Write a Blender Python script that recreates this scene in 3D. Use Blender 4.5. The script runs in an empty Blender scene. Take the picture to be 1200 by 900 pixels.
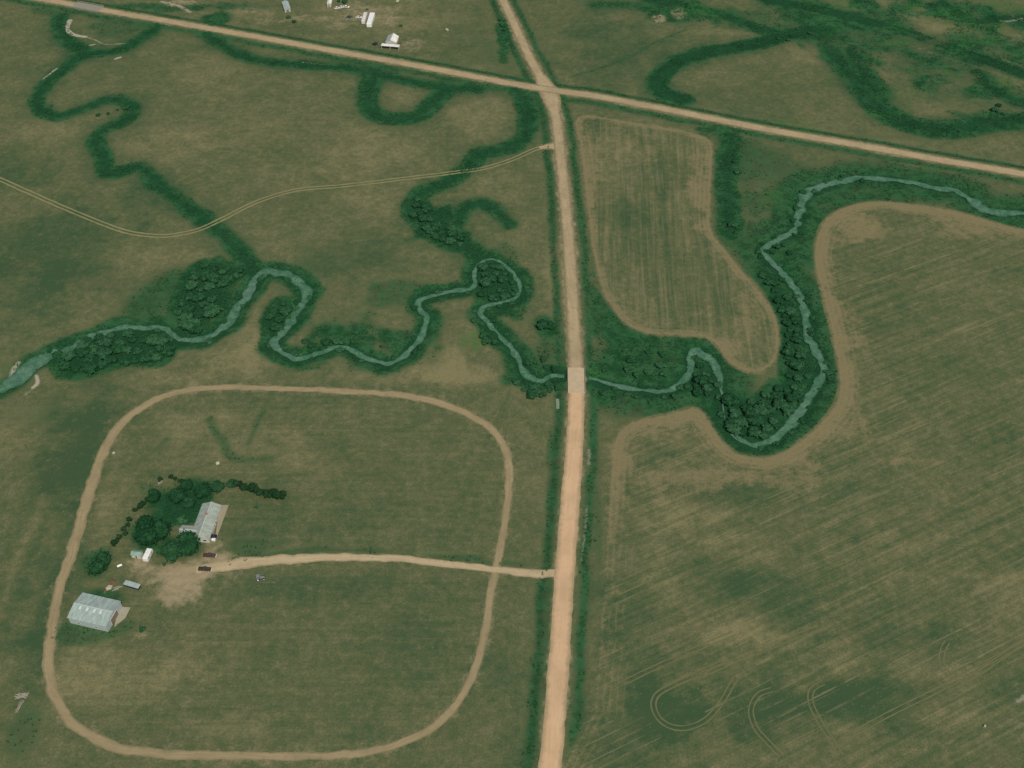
import bpy, bmesh, math, random
import numpy as np
from mathutils import Vector, Matrix

random.seed(7)
rng = np.random.default_rng(7)
R = math.radians
SC = bpy.context.scene
COL = SC.collection

# ------------------------------------------------------------------ camera, sky, sun, exposure
CAM_H = 410.5
cam_d = bpy.data.cameras.new('camera')
cam = bpy.data.objects.new('camera', cam_d)
COL.objects.link(cam)
cam.location = (0, -CAM_H, CAM_H)
cam.rotation_euler = (R(45), 0, 0)
cam_d.sensor_fit = 'VERTICAL'
cam_d.angle = 2 * math.atan(1 / 3)
cam_d.clip_start = 1.0
cam_d.clip_end = 20000
SC.camera = cam

SUN_EL, SUN_AZ = R(52), R(24)          # azimuth measured from south towards east
sdir = Vector((math.sin(SUN_AZ) * math.cos(SUN_EL), -math.cos(SUN_AZ) * math.cos(SUN_EL), math.sin(SUN_EL)))
world = bpy.data.worlds.new('World')
SC.world = world
world.use_nodes = True
wn = world.node_tree
bg = wn.nodes['Background']
sky = wn.nodes.new('ShaderNodeTexSky')
sky.sky_type = 'NISHITA'
sky.sun_disc = False
sky.sun_elevation = SUN_EL
sky.sun_rotation = math.pi - SUN_AZ     # clockwise from +Y
wn.links.new(sky.outputs[0], bg.inputs[0])
bg.inputs[1].default_value = 0.088

sun_d = bpy.data.lights.new('sun', 'SUN')
sun_d.energy = 3.15
sun_d.angle = R(0.5)
sun_d.color = (1.0, 0.95, 0.86)
sun = bpy.data.objects.new('sun', sun_d)
COL.objects.link(sun)
sun.rotation_euler = sdir.to_track_quat('Z', 'Y').to_euler()
sun.location = (100, -200, 300)

SC.view_settings.view_transform = 'Standard'
SC.view_settings.look = 'None'
SC.view_settings.exposure = 0.0
SC.view_settings.gamma = 1.0
SC.view_settings.use_curve_mapping = False

# ------------------------------------------------------------------ survey: photo pixel -> point on the ground (or at height z)
S2 = math.sqrt(0.5)
def at(px, py, z=0.0):
    u, v = px - 600.0, 450.0 - py
    t = (CAM_H - z) / (1350 * S2 - S2 * v)
    return (t * u, t * S2 * (1350 + v) - CAM_H)

def smooth_px(pts, n=6, closed=False):
    P = np.array(pts, float)
    m = len(P)
    out = []
    rngi = range(m if closed else m - 1)
    for i in rngi:
        if closed:
            a, b, c, d = P[(i - 1) % m], P[i], P[(i + 1) % m], P[(i + 2) % m]
        else:
            a, b, c, d = P[max(i - 1, 0)], P[i], P[i + 1], P[min(i + 2, m - 1)]
        for k in range(n):
            t = k / n
            out.append(0.5 * ((2 * b) + (c - a) * t + (2 * a - 5 * b + 4 * c - d) * t * t + (3 * b - a - 3 * c + d) * t ** 3))
    if not closed:
        out.append(P[-1])
    return np.array(out)

def W(pts, n=6, closed=False):
    """smoothed pixel trace -> ground points (N,2)"""
    s = smooth_px([p[:2] for p in pts], n, closed) if n > 1 else np.array([p[:2] for p in pts], float)
    return np.array([at(x, y) for x, y in s])

def resample(P, step):
    d = np.r_[0, np.cumsum(np.hypot(*np.diff(P, axis=0).T))]
    m = max(2, int(d[-1] / step) + 1)
    q = np.linspace(0, d[-1], m)
    return np.c_[np.interp(q, d, P[:, 0]), np.interp(q, d, P[:, 1])], q

def sstep(a, b, x):
    t = np.clip((x - a) / (b - a), 0, 1)
    return t * t * (3 - 2 * t)

LAT = rng.random((256, 256))
def vnoise(x, y, f, o=0):
    x = x * f + 37.3 * o + 500; y = y * f + 91.7 * o + 500
    i = np.floor(x).astype(int); j = np.floor(y).astype(int)
    a = x - i; b = y - j
    a = a * a * (3 - 2 * a); b = b * b * (3 - 2 * b)
    g = lambda p, q: LAT[p % 256, q % 256]
    return (g(i, j) * (1 - a) + g(i + 1, j) * a) * (1 - b) + (g(i, j + 1) * (1 - a) + g(i + 1, j + 1) * a) * b
def fbm(x, y, f, o=0, n=3):
    s = 0; w = 1; t = 0
    for k in range(n):
        s = s + vnoise(x, y, f * 2 ** k, o + k) * w; t += w; w *= .55
    return s / t - .5

def pdist(X, Y, P, reach=60.0):
    """distance from points to a polyline, only worked out near it"""
    D = np.full(X.shape, 1e4)
    lo = P.min(0) - reach; hi = P.max(0) + reach
    idx = np.nonzero((X > lo[0]) & (X < hi[0]) & (Y > lo[1]) & (Y < hi[1]))[0]
    if not len(idx): return D
    x = X[idx]; y = Y[idx]; d = np.full(len(idx), 1e8)
    for a, b in zip(P[:-1], P[1:]):
        m = (x > min(a[0], b[0]) - reach) & (x < max(a[0], b[0]) + reach) & (y > min(a[1], b[1]) - reach) & (y < max(a[1], b[1]) + reach)
        if not m.any(): continue
        vx, vy = b - a; L = vx * vx + vy * vy + 1e-9
        xx = x[m] - a[0]; yy = y[m] - a[1]
        t = np.clip((xx * vx + yy * vy) / L, 0, 1)
        d[m] = np.minimum(d[m], (xx - t * vx) ** 2 + (yy - t * vy) ** 2)
    D[idx] = np.minimum(np.sqrt(d), 1e4)
    return D

def inside(X, Y, P):
    c = np.zeros(X.shape, bool)
    n = len(P)
    for i in range(n):
        x1, y1 = P[i]; x2, y2 = P[(i + 1) % n]
        if y1 == y2: continue
        m = (Y > min(y1, y2)) & (Y <= max(y1, y2))
        c ^= m & (X < (x2 - x1) * (Y - y1) / (y2 - y1) + x1)
    return c

# ------------------------------------------------------------------ traces of the place
CROSS = [(-60,-17),(50,0),(133,15),(233,32),(333,50),(400,62),(500,80),(600,99),(650,107),(700,114),(800,133),(900,153),(1000,170),(1100,188),(1200,205),(1290,222)]
AVE_N = [(566,-50),(589,0),(603,30),(620,67),(636,97),(645,118),(652,140),(657,187),(662,233),(667,293),(671,360),(674,415),(676,446)]
AVE_S = [(676,446),(675,487),(672,540),(668,593),(662,667),(655,777),(645,897),(639,960)]
OVAL = [(97,600),(107,570),(120,533),(140,500),(173,473),(217,458),(267,454),(317,455),(397,458),(467,463),(507,470),(543,483),(573,500),(591,524),(597,553),(594,597),(586,643),(576,690),(570,733),(560,773),(543,813),(513,847),(467,872),(400,885),(300,886),(200,884),(150,879),(117,868),(87,849),(67,822),(58,795),(57,767),(62,733),(68,693),(80,660),(90,627)]
DRIVE = [(655,673),(636,673),(613,671),(577,667),(517,660),(467,655),(400,653),(350,655),(310,658),(277,662),(250,665),(230,667)]
TRAIL = [(651,172),(630,174),(600,187),(567,197),(533,202),(467,210),(400,218),(347,223),(300,237),(260,257),(233,269),(200,276),(167,275),(133,267),(67,240),(0,210),(-50,188)]

CREEK_R = [(1260,249),(1200,249),(1160,247),(1137,233),(1120,223),(1093,219),(1067,213),(1017,208),(980,213),(950,223),(940,237),(936,253),(930,270),(910,281),(895,292),(899,302),(917,320),(938,347),(945,373),(948,397),(962,420),(965,437),(950,462),(930,492),(907,514),(883,521),(868,515),(858,507)]
CREEK_J = [(858,507),(849,488),(846,462),(842,437),(830,418),(814,411),(807,420),(811,432),(799,446),(783,457),(753,457),(713,449),(690,443),(676,440),(662,440),(648,440),(633,446),(620,442),(612,433),(604,415),(588,395),(574,380),(564,368),(568,359),(586,354),(602,350),(610,338),(603,322),(590,309),(577,303),(562,308),(556,322),(556,334),(540,340),(523,342),(500,348),(490,354),(492,363),(500,370),(495,390),(484,406),(473,417),(453,425),(427,418),(400,405),(383,410),(350,420),(334,414),(320,404),(328,392),(337,382),(344,372),(350,362),(359,342),(347,328),(323,318),(304,322),(294,338),(281,356),(263,382),(240,396),(220,398),(207,396),(195,386),(180,383),(167,384),(140,384),(110,394),(73,411),(40,425),(23,441),(0,456),(-50,470)]

CORR = [  # damp green hollows: (trace, half width in metres, softness, strength)
 ([(185,30),(177,37),(157,50),(133,60),(100,64),(77,80),(55,97),(43,117),(50,130),(73,135),(100,126),(127,117),(147,120),(156,130),(143,143),(120,153),(113,167),(122,187),(123,203),(143,200),(167,197),(190,220),(220,242),(240,258),(267,280),(283,297),(300,318)],5.5,3,1),
 ([(70,20),(72,35),(80,48),(100,60)],6,3,1),
 ([(240,40),(277,62),(300,70),(333,74),(400,79),(430,85),(520,102),(560,104)],5.5,4,1),
 ([(440,85),(431,113),(437,131),(460,139),(490,135),(510,117),(526,104)],7,2.5,1),
 ([(600,100),(614,115),(620,140),(610,165),(587,176),(563,180),(547,197),(523,213),(490,230),(483,247),(500,265),(533,280),(552,292),(565,305),(590,325)],6.5,2.5,1),
 ([(535,262),(545,245),(562,238),(580,246),(597,262)],5,3,.9),
 ([(800,116),(778,108),(770,95),(785,79),(810,66),(850,58),(890,50),(925,40),(970,34)],8,2.5,1.25),
 ([(969,35),(977,60),(993,83),(1015,110),(1037,132),(1067,147),(1107,152),(1150,147),(1200,141),(1260,140)],9.5,3.5,1.1),
 ([(1000,60),(1012,85),(1030,112)],9,4,1),
 ([(900,0),(960,11),(1040,31),(1107,53),(1200,87),(1260,108)],7,3,1.3),
 ([(760,0),(800,6),(850,18),(890,34),(930,40),(985,45)],6.5,4,1),
 ([(933,22),(987,33),(1040,52),(1080,66)],7,5,.8),
 ([(1125,62),(1150,90),(1172,108),(1200,120),(1250,122)],8,4,.9),
 ([(857,160),(852,200),(853,235),(857,272)],7,3,1),
 ([(590,0),(580,-20)],6,4,.6),
 ([(700,5),(760,8),(800,20)],7,6,.8),
 ([(1100,0),(1122,15),(1145,25),(1170,22),(1215,20)],6,3,1.25),
 ([(170,360),(185,345),(205,330)],11,6,.7),
 ([(260,512),(272,536),(290,539),(318,537)],2.4,2.0,.6),
 ([(318,458),(305,490),(290,520)],1.7,1.8,.6),
 ([(245,492),(258,515),(268,533)],2,2,.6),
 ([(165,540),(178,530),(195,515)],1.6,2,.5),
 ([(270,658),(330,648),(395,645),(480,648),(560,658),(640,662)],2.0,2,.55),
 ([(330,425),(350,430),(380,425)],2.5,2,.8),
]
F1 = [(676,136),(740,142),(790,150),(828,160),(837,172),(837,200),(835,235),(836,268),(850,290),(866,310),(890,338),(908,362),(916,390),(914,415),(906,430),(890,438),(872,436),(850,424),(832,400),(800,395),(760,393),(730,380),(708,350),(697,318),(690,280),(684,230),(679,180)]
F2 = [(1300,280),(1200,268),(1165,259),(1120,246),(1083,240),(1040,235),(1010,236),(985,243),(966,256),(955,278),(952,305),(960,340),(971,383),(980,433),(979,465),(965,488),(940,512),(915,528),(892,534),(865,529),(846,512),(829,485),(812,476),(785,483),(755,489),(730,498),(716,520),(712,560),(704,680),(692,830),(684,960),(1300,960)]

# ------------------------------------------------------------------ terrain grid
def road_pts(P, step=6): return resample(W(P, 8), step)[0]
P_CROSS, P_N, P_S = road_pts(CROSS), road_pts(AVE_N), road_pts(AVE_S)
P_CR, P_CJ = resample(W(CREEK_R, 6), 2.5)[0], resample(W(CREEK_J, 6), 2.5)[0]

def zfun(x, y):
    x = np.asarray(x, float); y = np.asarray(y, float)
    dr = np.minimum(np.minimum(pdist(x, y, P_CROSS, 20), pdist(x, y, P_N, 20)), pdist(x, y, P_S, 20))
    emb = 0.55 * (1 - sstep(4.5, 10.0, dr)) - 0.3 * np.exp(-((dr - 10.5) / 2.2) ** 2)
    dc = np.minimum(pdist(x, y, P_CR, 16), pdist(x, y, P_CJ, 16))
    carve = 0.75 * (1 - sstep(2.0, 7.5, dc)) * sstep(4.4, 5.6, dr)
    und = 0.35 * fbm(x, y, 1 / 45.0, 3) * sstep(9, 16, dr) * sstep(6, 12, dc)
    edge = sstep(0, 25, np.minimum(np.minimum(x + 470, 470 - x), np.minimum(y + 255, 505 - y)))
    return (emb - carve + und) * edge

GX0, GX1, GY0, GY1, GS = -470.0, 470.0, -255.0, 505.0, 0.9
nx = int((GX1 - GX0) / GS) + 1; ny = int((GY1 - GY0) / GS) + 1
gx = np.linspace(GX0, GX1, nx); gy = np.linspace(GY0, GY1, ny)
XX, YY = np.meshgrid(gx, gy)
X = XX.ravel(); Y = YY.ravel()
Z = zfun(X, Y)
wob = fbm(X, Y, 1 / 14.0, 1)            # wanders the edges of every patch
wob2 = fbm(X, Y, 1 / 4.0, 5)

def new(): return np.zeros(X.shape)
def stroke(P, hw, soft, amt=1.0, wa=3.5, wb=1.5):
    d = pdist(X, Y, P, hw + soft + 8)
    near = d < 9e3
    d = d + np.where(near, wob * wa + wob2 * wb, 0)
    return amt * (1 - sstep(hw - soft, hw + soft, d))
def blob(px, py, rx, ry, amt=1.0, wa=1.4):
    """soft patch round a photo position, radii in photo pixels"""
    cx, cy = at(px, py); ex, _ = at(px + rx, py); _, ny_ = at(px, py - ry); _, sy = at(px, py + ry)
    r = np.hypot((X - cx) / (ex - cx), (Y - cy) / ((ny_ - sy) / 2)) + wob * wa + wob2 * .3
    return amt * (1 - sstep(.35, 1.25, r))

lush_and_shadow, deep, bare, margin, tone, pale, vivid = [new() for _ in range(7)]
for tr, hw, sf, am in CORR:
    if hw > 4: tone -= .4 * am * stroke(W(tr, 5), hw + 6, 7, 1, 7, 3)
    s = stroke(W(tr, 5), hw * (1.15 if hw > 4 else 1), sf * 1.25, min(am, 1), 5, 2)
    lush_and_shadow = np.maximum(lush_and_shadow, s)
    if 4 < hw and am >= .9: deep = np.maximum(deep, stroke(W(tr, 5), hw * .6, hw * .4, .7, 5, 3))
    if am > 1.05: deep = np.maximum(deep, stroke(W(tr, 5), hw - 1.5, 1.8, (am - 1) * 3.2, 1.5, .6))
# green belt along the creek, wider where woods stand
dc = np.minimum(pdist(X, Y, P_CR, 50), pdist(X, Y, P_CJ, 50))
f1_ = inside(X, Y, W(F1, 4, True)); f2_ = inside(X, Y, W(F2, 3, True))
lush_and_shadow = np.maximum(lush_and_shadow, 1 - sstep(4.5, 12.0, dc + wob * 7 + wob2 * 2))
deep = np.maximum(deep, .8 * (1 - sstep(2.5, 5.5, dc + wob * 5 + wob2 * 3)))
for b in [(135,412,78,20,1.1),(245,345,44,42,1.1),(333,372,20,28,1),(580,340,40,46,1.1),(512,262,32,26,1.1),(622,445,30,18,1),(640,382,15,16,.9),
          (745,430,55,42,1),(720,395,25,35,.9),(825,440,35,40,1),(878,488,58,42,1.1),(912,392,24,75,1.05),(930,300,35,40,.9),(905,235,42,40,.6),(1000,230,90,18,.8),
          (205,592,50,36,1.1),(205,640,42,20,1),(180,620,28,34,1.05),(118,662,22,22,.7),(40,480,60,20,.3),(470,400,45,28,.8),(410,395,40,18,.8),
          (700,300,12,80,.7),(1150,10,110,18,1),(1040,10,70,25,.8),(960,25,60,30,.9),(1180,60,60,30,.8),(1110,75,22,22,.75),(1152,108,30,9,.9),(1085,98,20,16,.6),
          (255,22,24,12,1),(215,8,120,7,.8),(70,12,60,8,.6),(135,30,40,16,.55),(118,700,34,16,.8),(100,740,60,14,.6),(140,735,20,10,.6),  # blob north of the metal shed paints its cast shadow as dark green
          (30,850,22,45,.45),(700,620,9,110,.45),(648,560,9,90,.6),(640,740,10,120,.6),(300,640,40,10,.5),(590,40,10,40,.9),(600,60,60,40,.35),
          (1170,135,60,10,.8),(800,15,60,18,.9),(1040,40,120,26,.8),(1130,45,90,30,.75),(1000,60,40,50,.9),(880,20,60,16,.6),(1190,110,40,20,.6),(1130,20,120,20,.85),(1000,20,60,16,.8),(1090,85,30,24,.5)]:
    lush_and_shadow = np.maximum(lush_and_shadow, blob(*b[:4], min(b[4], 1)))
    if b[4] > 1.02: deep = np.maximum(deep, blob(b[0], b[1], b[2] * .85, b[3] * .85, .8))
deep = np.maximum(deep, blob(135, 405, 80, 16, 1))
THICK = [[(62,412),(90,398),(120,390),(160,389),(195,396),(200,410),(190,424),(150,424),(110,436),(72,440)],
         [(206,345),(220,322),(240,308),(275,312),(290,318),(270,330),(258,350),(243,370),(232,392),(212,388),(204,368)],
         [(316,362),(332,352),(340,362),(330,395),(314,392)], [(484,232),(492,226),(500,240),(505,252),(530,268),(545,276),(542,290),(520,288),(492,270),(482,252)],
         [(562,312),(580,306),(597,320),(606,337),(596,350),(570,354),(558,345)], [(801,448),(812,434),(826,420),(840,440),(845,466),(822,470)],
         [(838,462),(862,466),(885,468),(905,450),(930,448),(940,462),(922,492),(900,510),(880,516),(856,508),(840,480)],
         [(886,322),(905,318),(922,345),(934,375),(938,400),(950,425),(944,450),(920,452),(918,415),(918,380),(904,345)]]
mid = (X > at(690, 445)[0]) * (1 - np.maximum(f1_, f2_))
lush_and_shadow = np.maximum(lush_and_shadow, .85 * (1 - sstep(10, 30, dc + wob * 12)) * mid)
for b in [(890,200,55,60,.5),(870,180,40,30,.6),(925,270,40,40,.8),(412,392,64,30,.95),(740,420,60,46,.95),(700,370,22,70,.8),(860,320,30,60,.6),(470,345,50,24,.6),(600,300,30,20,.5),(650,420,30,40,.6),(350,330,26,40,.4),(440,430,40,10,.6),(360,430,30,8,.7),(1050,160,150,6,.3),(850,150,40,14,.8)]:
    lush_and_shadow = np.maximum(lush_and_shadow, blob(*b))
for p in THICK:
    q = W(p, 2, True); c_ = np.vstack([q, q[:1]]); d_ = pdist(X, Y, c_, 25)
    d_ = np.where(inside(X, Y, q), -d_, d_)
    lush_and_shadow = np.maximum(lush_and_shadow, 1 - sstep(1, 7, d_ + wob * 4)); deep = np.maximum(deep, .75 * (1 - sstep(-3, 3, d_ + wob * 6 + wob2 * 3)))
# verges of the roads
for P, l, h in ((P_CROSS, 8.0, 3.5), (P_N, 8.5, 3.2), (P_S, 8.5, 3.2)):
    d = pdist(X, Y, P, 30)
    lush_and_shadow = np.maximum(lush_and_shadow, .8 * np.exp(-((d + wob * 3 - l) / h) ** 2) * (d < 100))
# thin darker foot paths
lush_and_shadow = np.maximum(lush_and_shadow, stroke(W([(670,90),(700,81),(735,68),(767,50),(805,34)], 5), 1.6, 1.2, .55, 1, .5))
# crop fields: mask, margins
PF1, PF2 = W(F1, 4, True), W(F2, 3, True)
PO = W(OVAL, 5, True); POc = np.vstack([PO, PO[:1]])
def field(P):
    c = np.vstack([P, P[:1]])
    d = pdist(X, Y, c, 60)
    i = inside(X, Y, P)
    return i, np.where(i, d, -d)
i1, d1 = field(PF1); i2, d2 = field(PF2); i3, d3 = field(PO)
f1 = sstep(-1.5, 3, d1 + wob2); f2 = sstep(-1.5, 3, d2 + wob2); f3 = sstep(0, 6, d3)
lush_and_shadow *= (1 - .97 * np.maximum(f1, f2))
deep *= (1 - np.maximum(f1, f2))
mw = 5.0 + 3 * fbm(X, Y, 1 / 60.0, 9)
margin = f1 * (1 - sstep(mw * .35, mw * 1.9, d1 + wob * 5 + wob2 * 3)) * .9
rim = np.clip(np.maximum(np.where(i1, d1, 0), np.where(i2, d2, 0)), 0, 40)
# the big field is stubbly along the creek, less so along the road
west = sstep(at(715, 560)[0] - 2, at(760, 500)[0] + 10, X + .0 * Y)
m2 = f2 * .95 * (1 - sstep(3.5, 15, d2 + wob * 7 + wob2 * 3)) * (0.3 + .7 * sstep(-125, -45, Y))
margin = np.maximum(margin, m2)
for b in [(985,500,40,30,.6),(975,410,25,45,.5),(1000,385,12,30,.5),(850,560,110,16,.6),(940,560,40,26,.5),(770,510,40,18,.5),(735,530,10,60,.45),(725,610,8,60,.3),(1060,540,50,7,.6),(1010,500,14,40,.5),(1130,265,60,15,.7),(1000,265,45,22,.8)]:
    margin = np.maximum(margin, blob(*b) * f2)
for b in [(775,140,70,10,.7),(826,230,20,60,.75),(880,370,26,40,.5),(715,170,40,36,.3),(690,190,10,60,.6),(850,410,45,18,.7),(740,178,40,30,.35)]:
    margin = np.maximum(margin, blob(*b) * f1)

# large drift of dry and green across the place (photo x, y, rx, ry, dryness)
for b in [(20,195,45,30,-.5),(180,232,50,22,-.35),(60,290,90,60,-.6),(40,350,70,40,-.45),(250,85,60,25,.35),(290,150,60,40,.25),(200,175,50,25,.4),(60,155,45,20,.35),(150,175,30,15,.3),
          (330,205,60,20,.2),(430,175,70,30,.4),(450,235,60,26,.4),(560,140,45,25,.45),(480,110,40,14,.4),(575,215,40,25,.35),(655,330,20,45,.6),(610,270,26,30,.3),(560,400,35,35,.3),(520,430,50,20,.5),
          (350,290,80,25,.15),(420,300,60,30,-.3),(190,310,70,25,.35),(110,330,60,20,-.2),(120,365,60,16,.15),(290,415,55,28,.5),(300,385,20,40,.3),(180,445,60,14,.45),(400,300,60,25,-.2),(455,440,60,12,.3),
          (110,500,60,90,-.5),(60,720,30,120,-.35),(60,560,40,80,-.3),(20,500,30,50,.25),(30,600,20,60,-.1),(60,640,14,120,.2),(20,700,30,90,-.35),(30,780,24,60,-.2),
          (220,495,60,18,.35),(310,520,90,30,.25),(380,500,60,20,.1),(360,540,40,30,.3),(500,540,70,60,-.05),(430,610,120,30,-.15),(300,600,60,40,-.2),(130,600,18,60,.3),
          (150,800,90,40,.4),(220,760,60,30,.25),(110,770,40,40,.2),(400,690,120,20,-.35),(480,750,80,60,-.2),(330,740,70,40,-.1),(380,830,120,30,-.1),(290,845,90,20,.25),(480,840,40,20,.2),
          (600,720,40,70,0.0),(620,560,22,80,.1),(590,800,50,60,-.25),(610,870,40,40,-.3),(560,440,40,20,.25),
          (720,180,45,30,.35),(775,205,35,28,-.35),(720,250,40,20,-.4),(770,290,60,50,-.15),(820,340,60,50,-.1),(740,340,30,40,.1),(870,400,40,30,.2),
          (1050,350,70,40,-.15),(1110,450,80,60,-.1),(1020,440,30,40,.15),(870,582,60,24,-.5),(1000,570,60,30,-.15),(830,680,50,30,-.5),(910,700,60,40,-.45),(780,610,50,40,.15),(850,640,40,20,.3),
          (790,680,50,36,.45),(830,600,70,20,.3),(920,660,30,14,.3),(770,600,50,36,.2),(860,740,60,20,.35),(1110,790,60,10,.4),(960,745,60,14,.3),(960,620,40,24,.15),(1060,650,60,30,.15),(870,730,50,26,.4),(980,690,40,26,-.1),(1180,700,40,30,.5),(1120,720,40,20,-.2),(1040,740,60,30,-.4),(800,840,60,40,-.55),(880,830,60,40,-.45),
          (1020,810,60,36,-.35),(985,780,40,16,.5),(1120,840,60,16,.4),(1170,800,40,24,-.25),(740,740,50,90,-.3),(730,860,60,60,-.4),(1100,700,60,20,-.1),(1150,600,60,50,.05),(1150,520,60,40,-.15),
          (720,60,70,40,-.5),(860,110,90,40,-.2),(1000,120,60,40,-.15),(690,20,50,20,-.3),(790,60,60,24,-.2),(880,830,90,50,-.5),(1030,815,70,40,-.5),(800,840,60,50,-.4),(1110,745,50,16,-.3),(110,60,60,30,-.2),(700,100,40,14,-.1),(870,35,50,18,.3),(780,90,50,20,.1),(890,110,60,22,.0),(945,60,28,18,.35),(980,130,60,24,.25),(850,90,40,14,.3),(1040,155,120,8,.1),(1130,163,90,9,.2),
          (1090,128,50,12,.3),(1035,85,10,24,.3),(1090,95,60,40,-.3),(1190,95,30,18,.3),(1070,22,30,14,.45),(1120,35,70,10,.75),(1180,45,50,10,.5),(1050,5,20,10,.5),
          (420,20,100,26,.35),(500,20,60,24,.1),(540,50,50,26,-.2),(340,30,60,14,-.15),(300,16,40,10,.35),(200,4,70,5,.4),(100,90,40,14,.0),(30,60,40,40,-.1),(230,55,30,10,-.2),(940,230,60,30,-.15),(890,190,70,22,-.35),(1100,205,90,8,-.1),(900,220,30,30,.2)]:
    tone += (.95 if b[0] > 700 and b[1] > 480 and b[4] > 0 else 1.0) * blob(*b)
tone += .0 * f2 + .06 * f1 - .02 * f3 + .05
# bare dust
for tr, hw, sf, am in [([(x, y) for x, y in OVAL] + [OVAL[0]], 2.2, 4.2, .62), (DRIVE, 2.0, 2.8, .6)]:
    bare = np.maximum(bare, stroke(W(tr, 4), hw, sf, am, 1.6, 1.5))
for b in [(225,672,50,24,1),(215,690,40,18,.8),(165,660,16,16,.8),(250,655,22,12,.9),(263,600,9,14,.6),(250,640,14,12,.6),(430,14,40,12,.5),(455,22,24,10,.5),(485,50,24,12,.45),(400,30,24,7,.45),(380,22,50,5,.4),
          (285,12,30,6,.4),(215,3,30,7,.6),(150,660,12,8,.5),(165,745,14,8,.4),(795,15,12,8,.5),(772,22,9,6,.7),(325,25,30,4,.4)]:
    bare = np.maximum(bare, blob(*b))
for P in (P_CROSS, P_N, P_S):
    d = pdist(X, Y, P, 20)
    bare = np.maximum(bare, .6 * (1 - sstep(3.6, 6.2, d + wob2 * 3)))
bare = np.maximum(bare, stroke(W([(640,172),(650,172)], 1), 4, 2, .8, 1, 1))
# pale sand, straw and weathered grass
def sand(tr, hw, am): 
    global pale
    pale = np.maximum(pale, stroke(W(tr, 4), hw, hw * .8, am, .8, 1.0))
sand([(82,24),(79,33),(83,39),(92,42),(100,43)], 1.8, 1)
sand([(100,43),(112,47),(124,52),(146,51)], .8, .7)
sand([(106,53),(111,52)], 1.2, .8); sand([(135,69),(141,67)], 1.2, .8)
sand([(50,93),(58,87),(67,80)], .9, .7)
sand([(10,445),(16,432),(22,425)], 1.6, .7); sand([(42,440),(44,448),(38,455)], 1.3, .9); sand([(36,458),(30,463)], 1, .6)
sand([(690,528),(690,545)], 1.1, .5); sand([(688,590),(685,625),(681,660)], .9, .5); sand([(690,478),(688,500)], 1.2, .35)
sand([(1193,822),(1203,816)], 1.3, .6); sand([(1198,22),(1180,25),(1172,24)], 2, .6); sand([(1175,70),(1195,76)], 2, .4)
sand([(355,73),(385,76)], 1.0, .55); sand([(190,2),(212,8),(222,14)], 2.2, .7)
sand([(1078,57),(1110,68),(1150,80),(1205,99)], 2.6, .36); sand([(940,22),(987,30),(1040,44),(1078,57)], 1.0, .25)
sand([(22,560),(10,600),(0,650)], 1.3, .35); sand([(45,480),(30,530)], .9, .3)
sand([(136,480),(122,500),(108,540),(97,580),(86,630),(74,690)], .5, .32)
tone += stroke(W([(52,585),(36,620),(15,670),(0,720)], 4), 2, 3, .7); tone -= stroke(W([(110,480),(92,560),(72,650),(50,740)], 4), 6, 5, .35)
tone += stroke(W([(150,505),(128,560),(112,620)], 4), 3, 4, .4)
for b in [(555,400,16,14,.9),(695,435,14,9,.7),(820,12,30,9,.9),(1120,14,30,5,.8),(1160,45,22,6,.8),(1050,50,30,4,.6),(920,142,26,4,.5),(930,155,40,4,.5),(905,230,14,10,.5),(1090,198,22,5,.5),(5,432,6,10,.8),
          (940,148,20,4,.4),(905,300,14,5,.4),(1180,8,30,7,.6),(1000,80,6,14,.5),(1030,135,20,5,.6)]:
    vivid = np.maximum(vivid, blob(*b))

ne = sstep(at(930, 60)[0], at(1010, 40)[0], X) * sstep(250, 300, Y)
lush_and_shadow = lush_and_shadow * (1 - ne) + ne * np.clip(lush_and_shadow * (.75 + 2.0 * fbm(X, Y, 1 / 26.0, 41, 4)) + .25 * (fbm(X, Y, 1 / 12.0, 45) > .05), 0, 1)
vivid = np.maximum(vivid, blob(557, 402, 16, 12, .9, .6))
bare = np.maximum(bare, ne * sstep(.08, .3, fbm(X, Y, 1 / 30.0, 61, 2)) * .22)
vivid = np.maximum(vivid, ne * (fbm(X, Y, 1 / 18.0, 51) > .12) * .55)
LAB = dict(lush_and_shadow=lush_and_shadow, deep=deep, bare=bare, margin=margin, tone=tone, pale=pale, vivid=vivid, stubble=f1, rows=f2, mown=f3, rim=rim)

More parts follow.
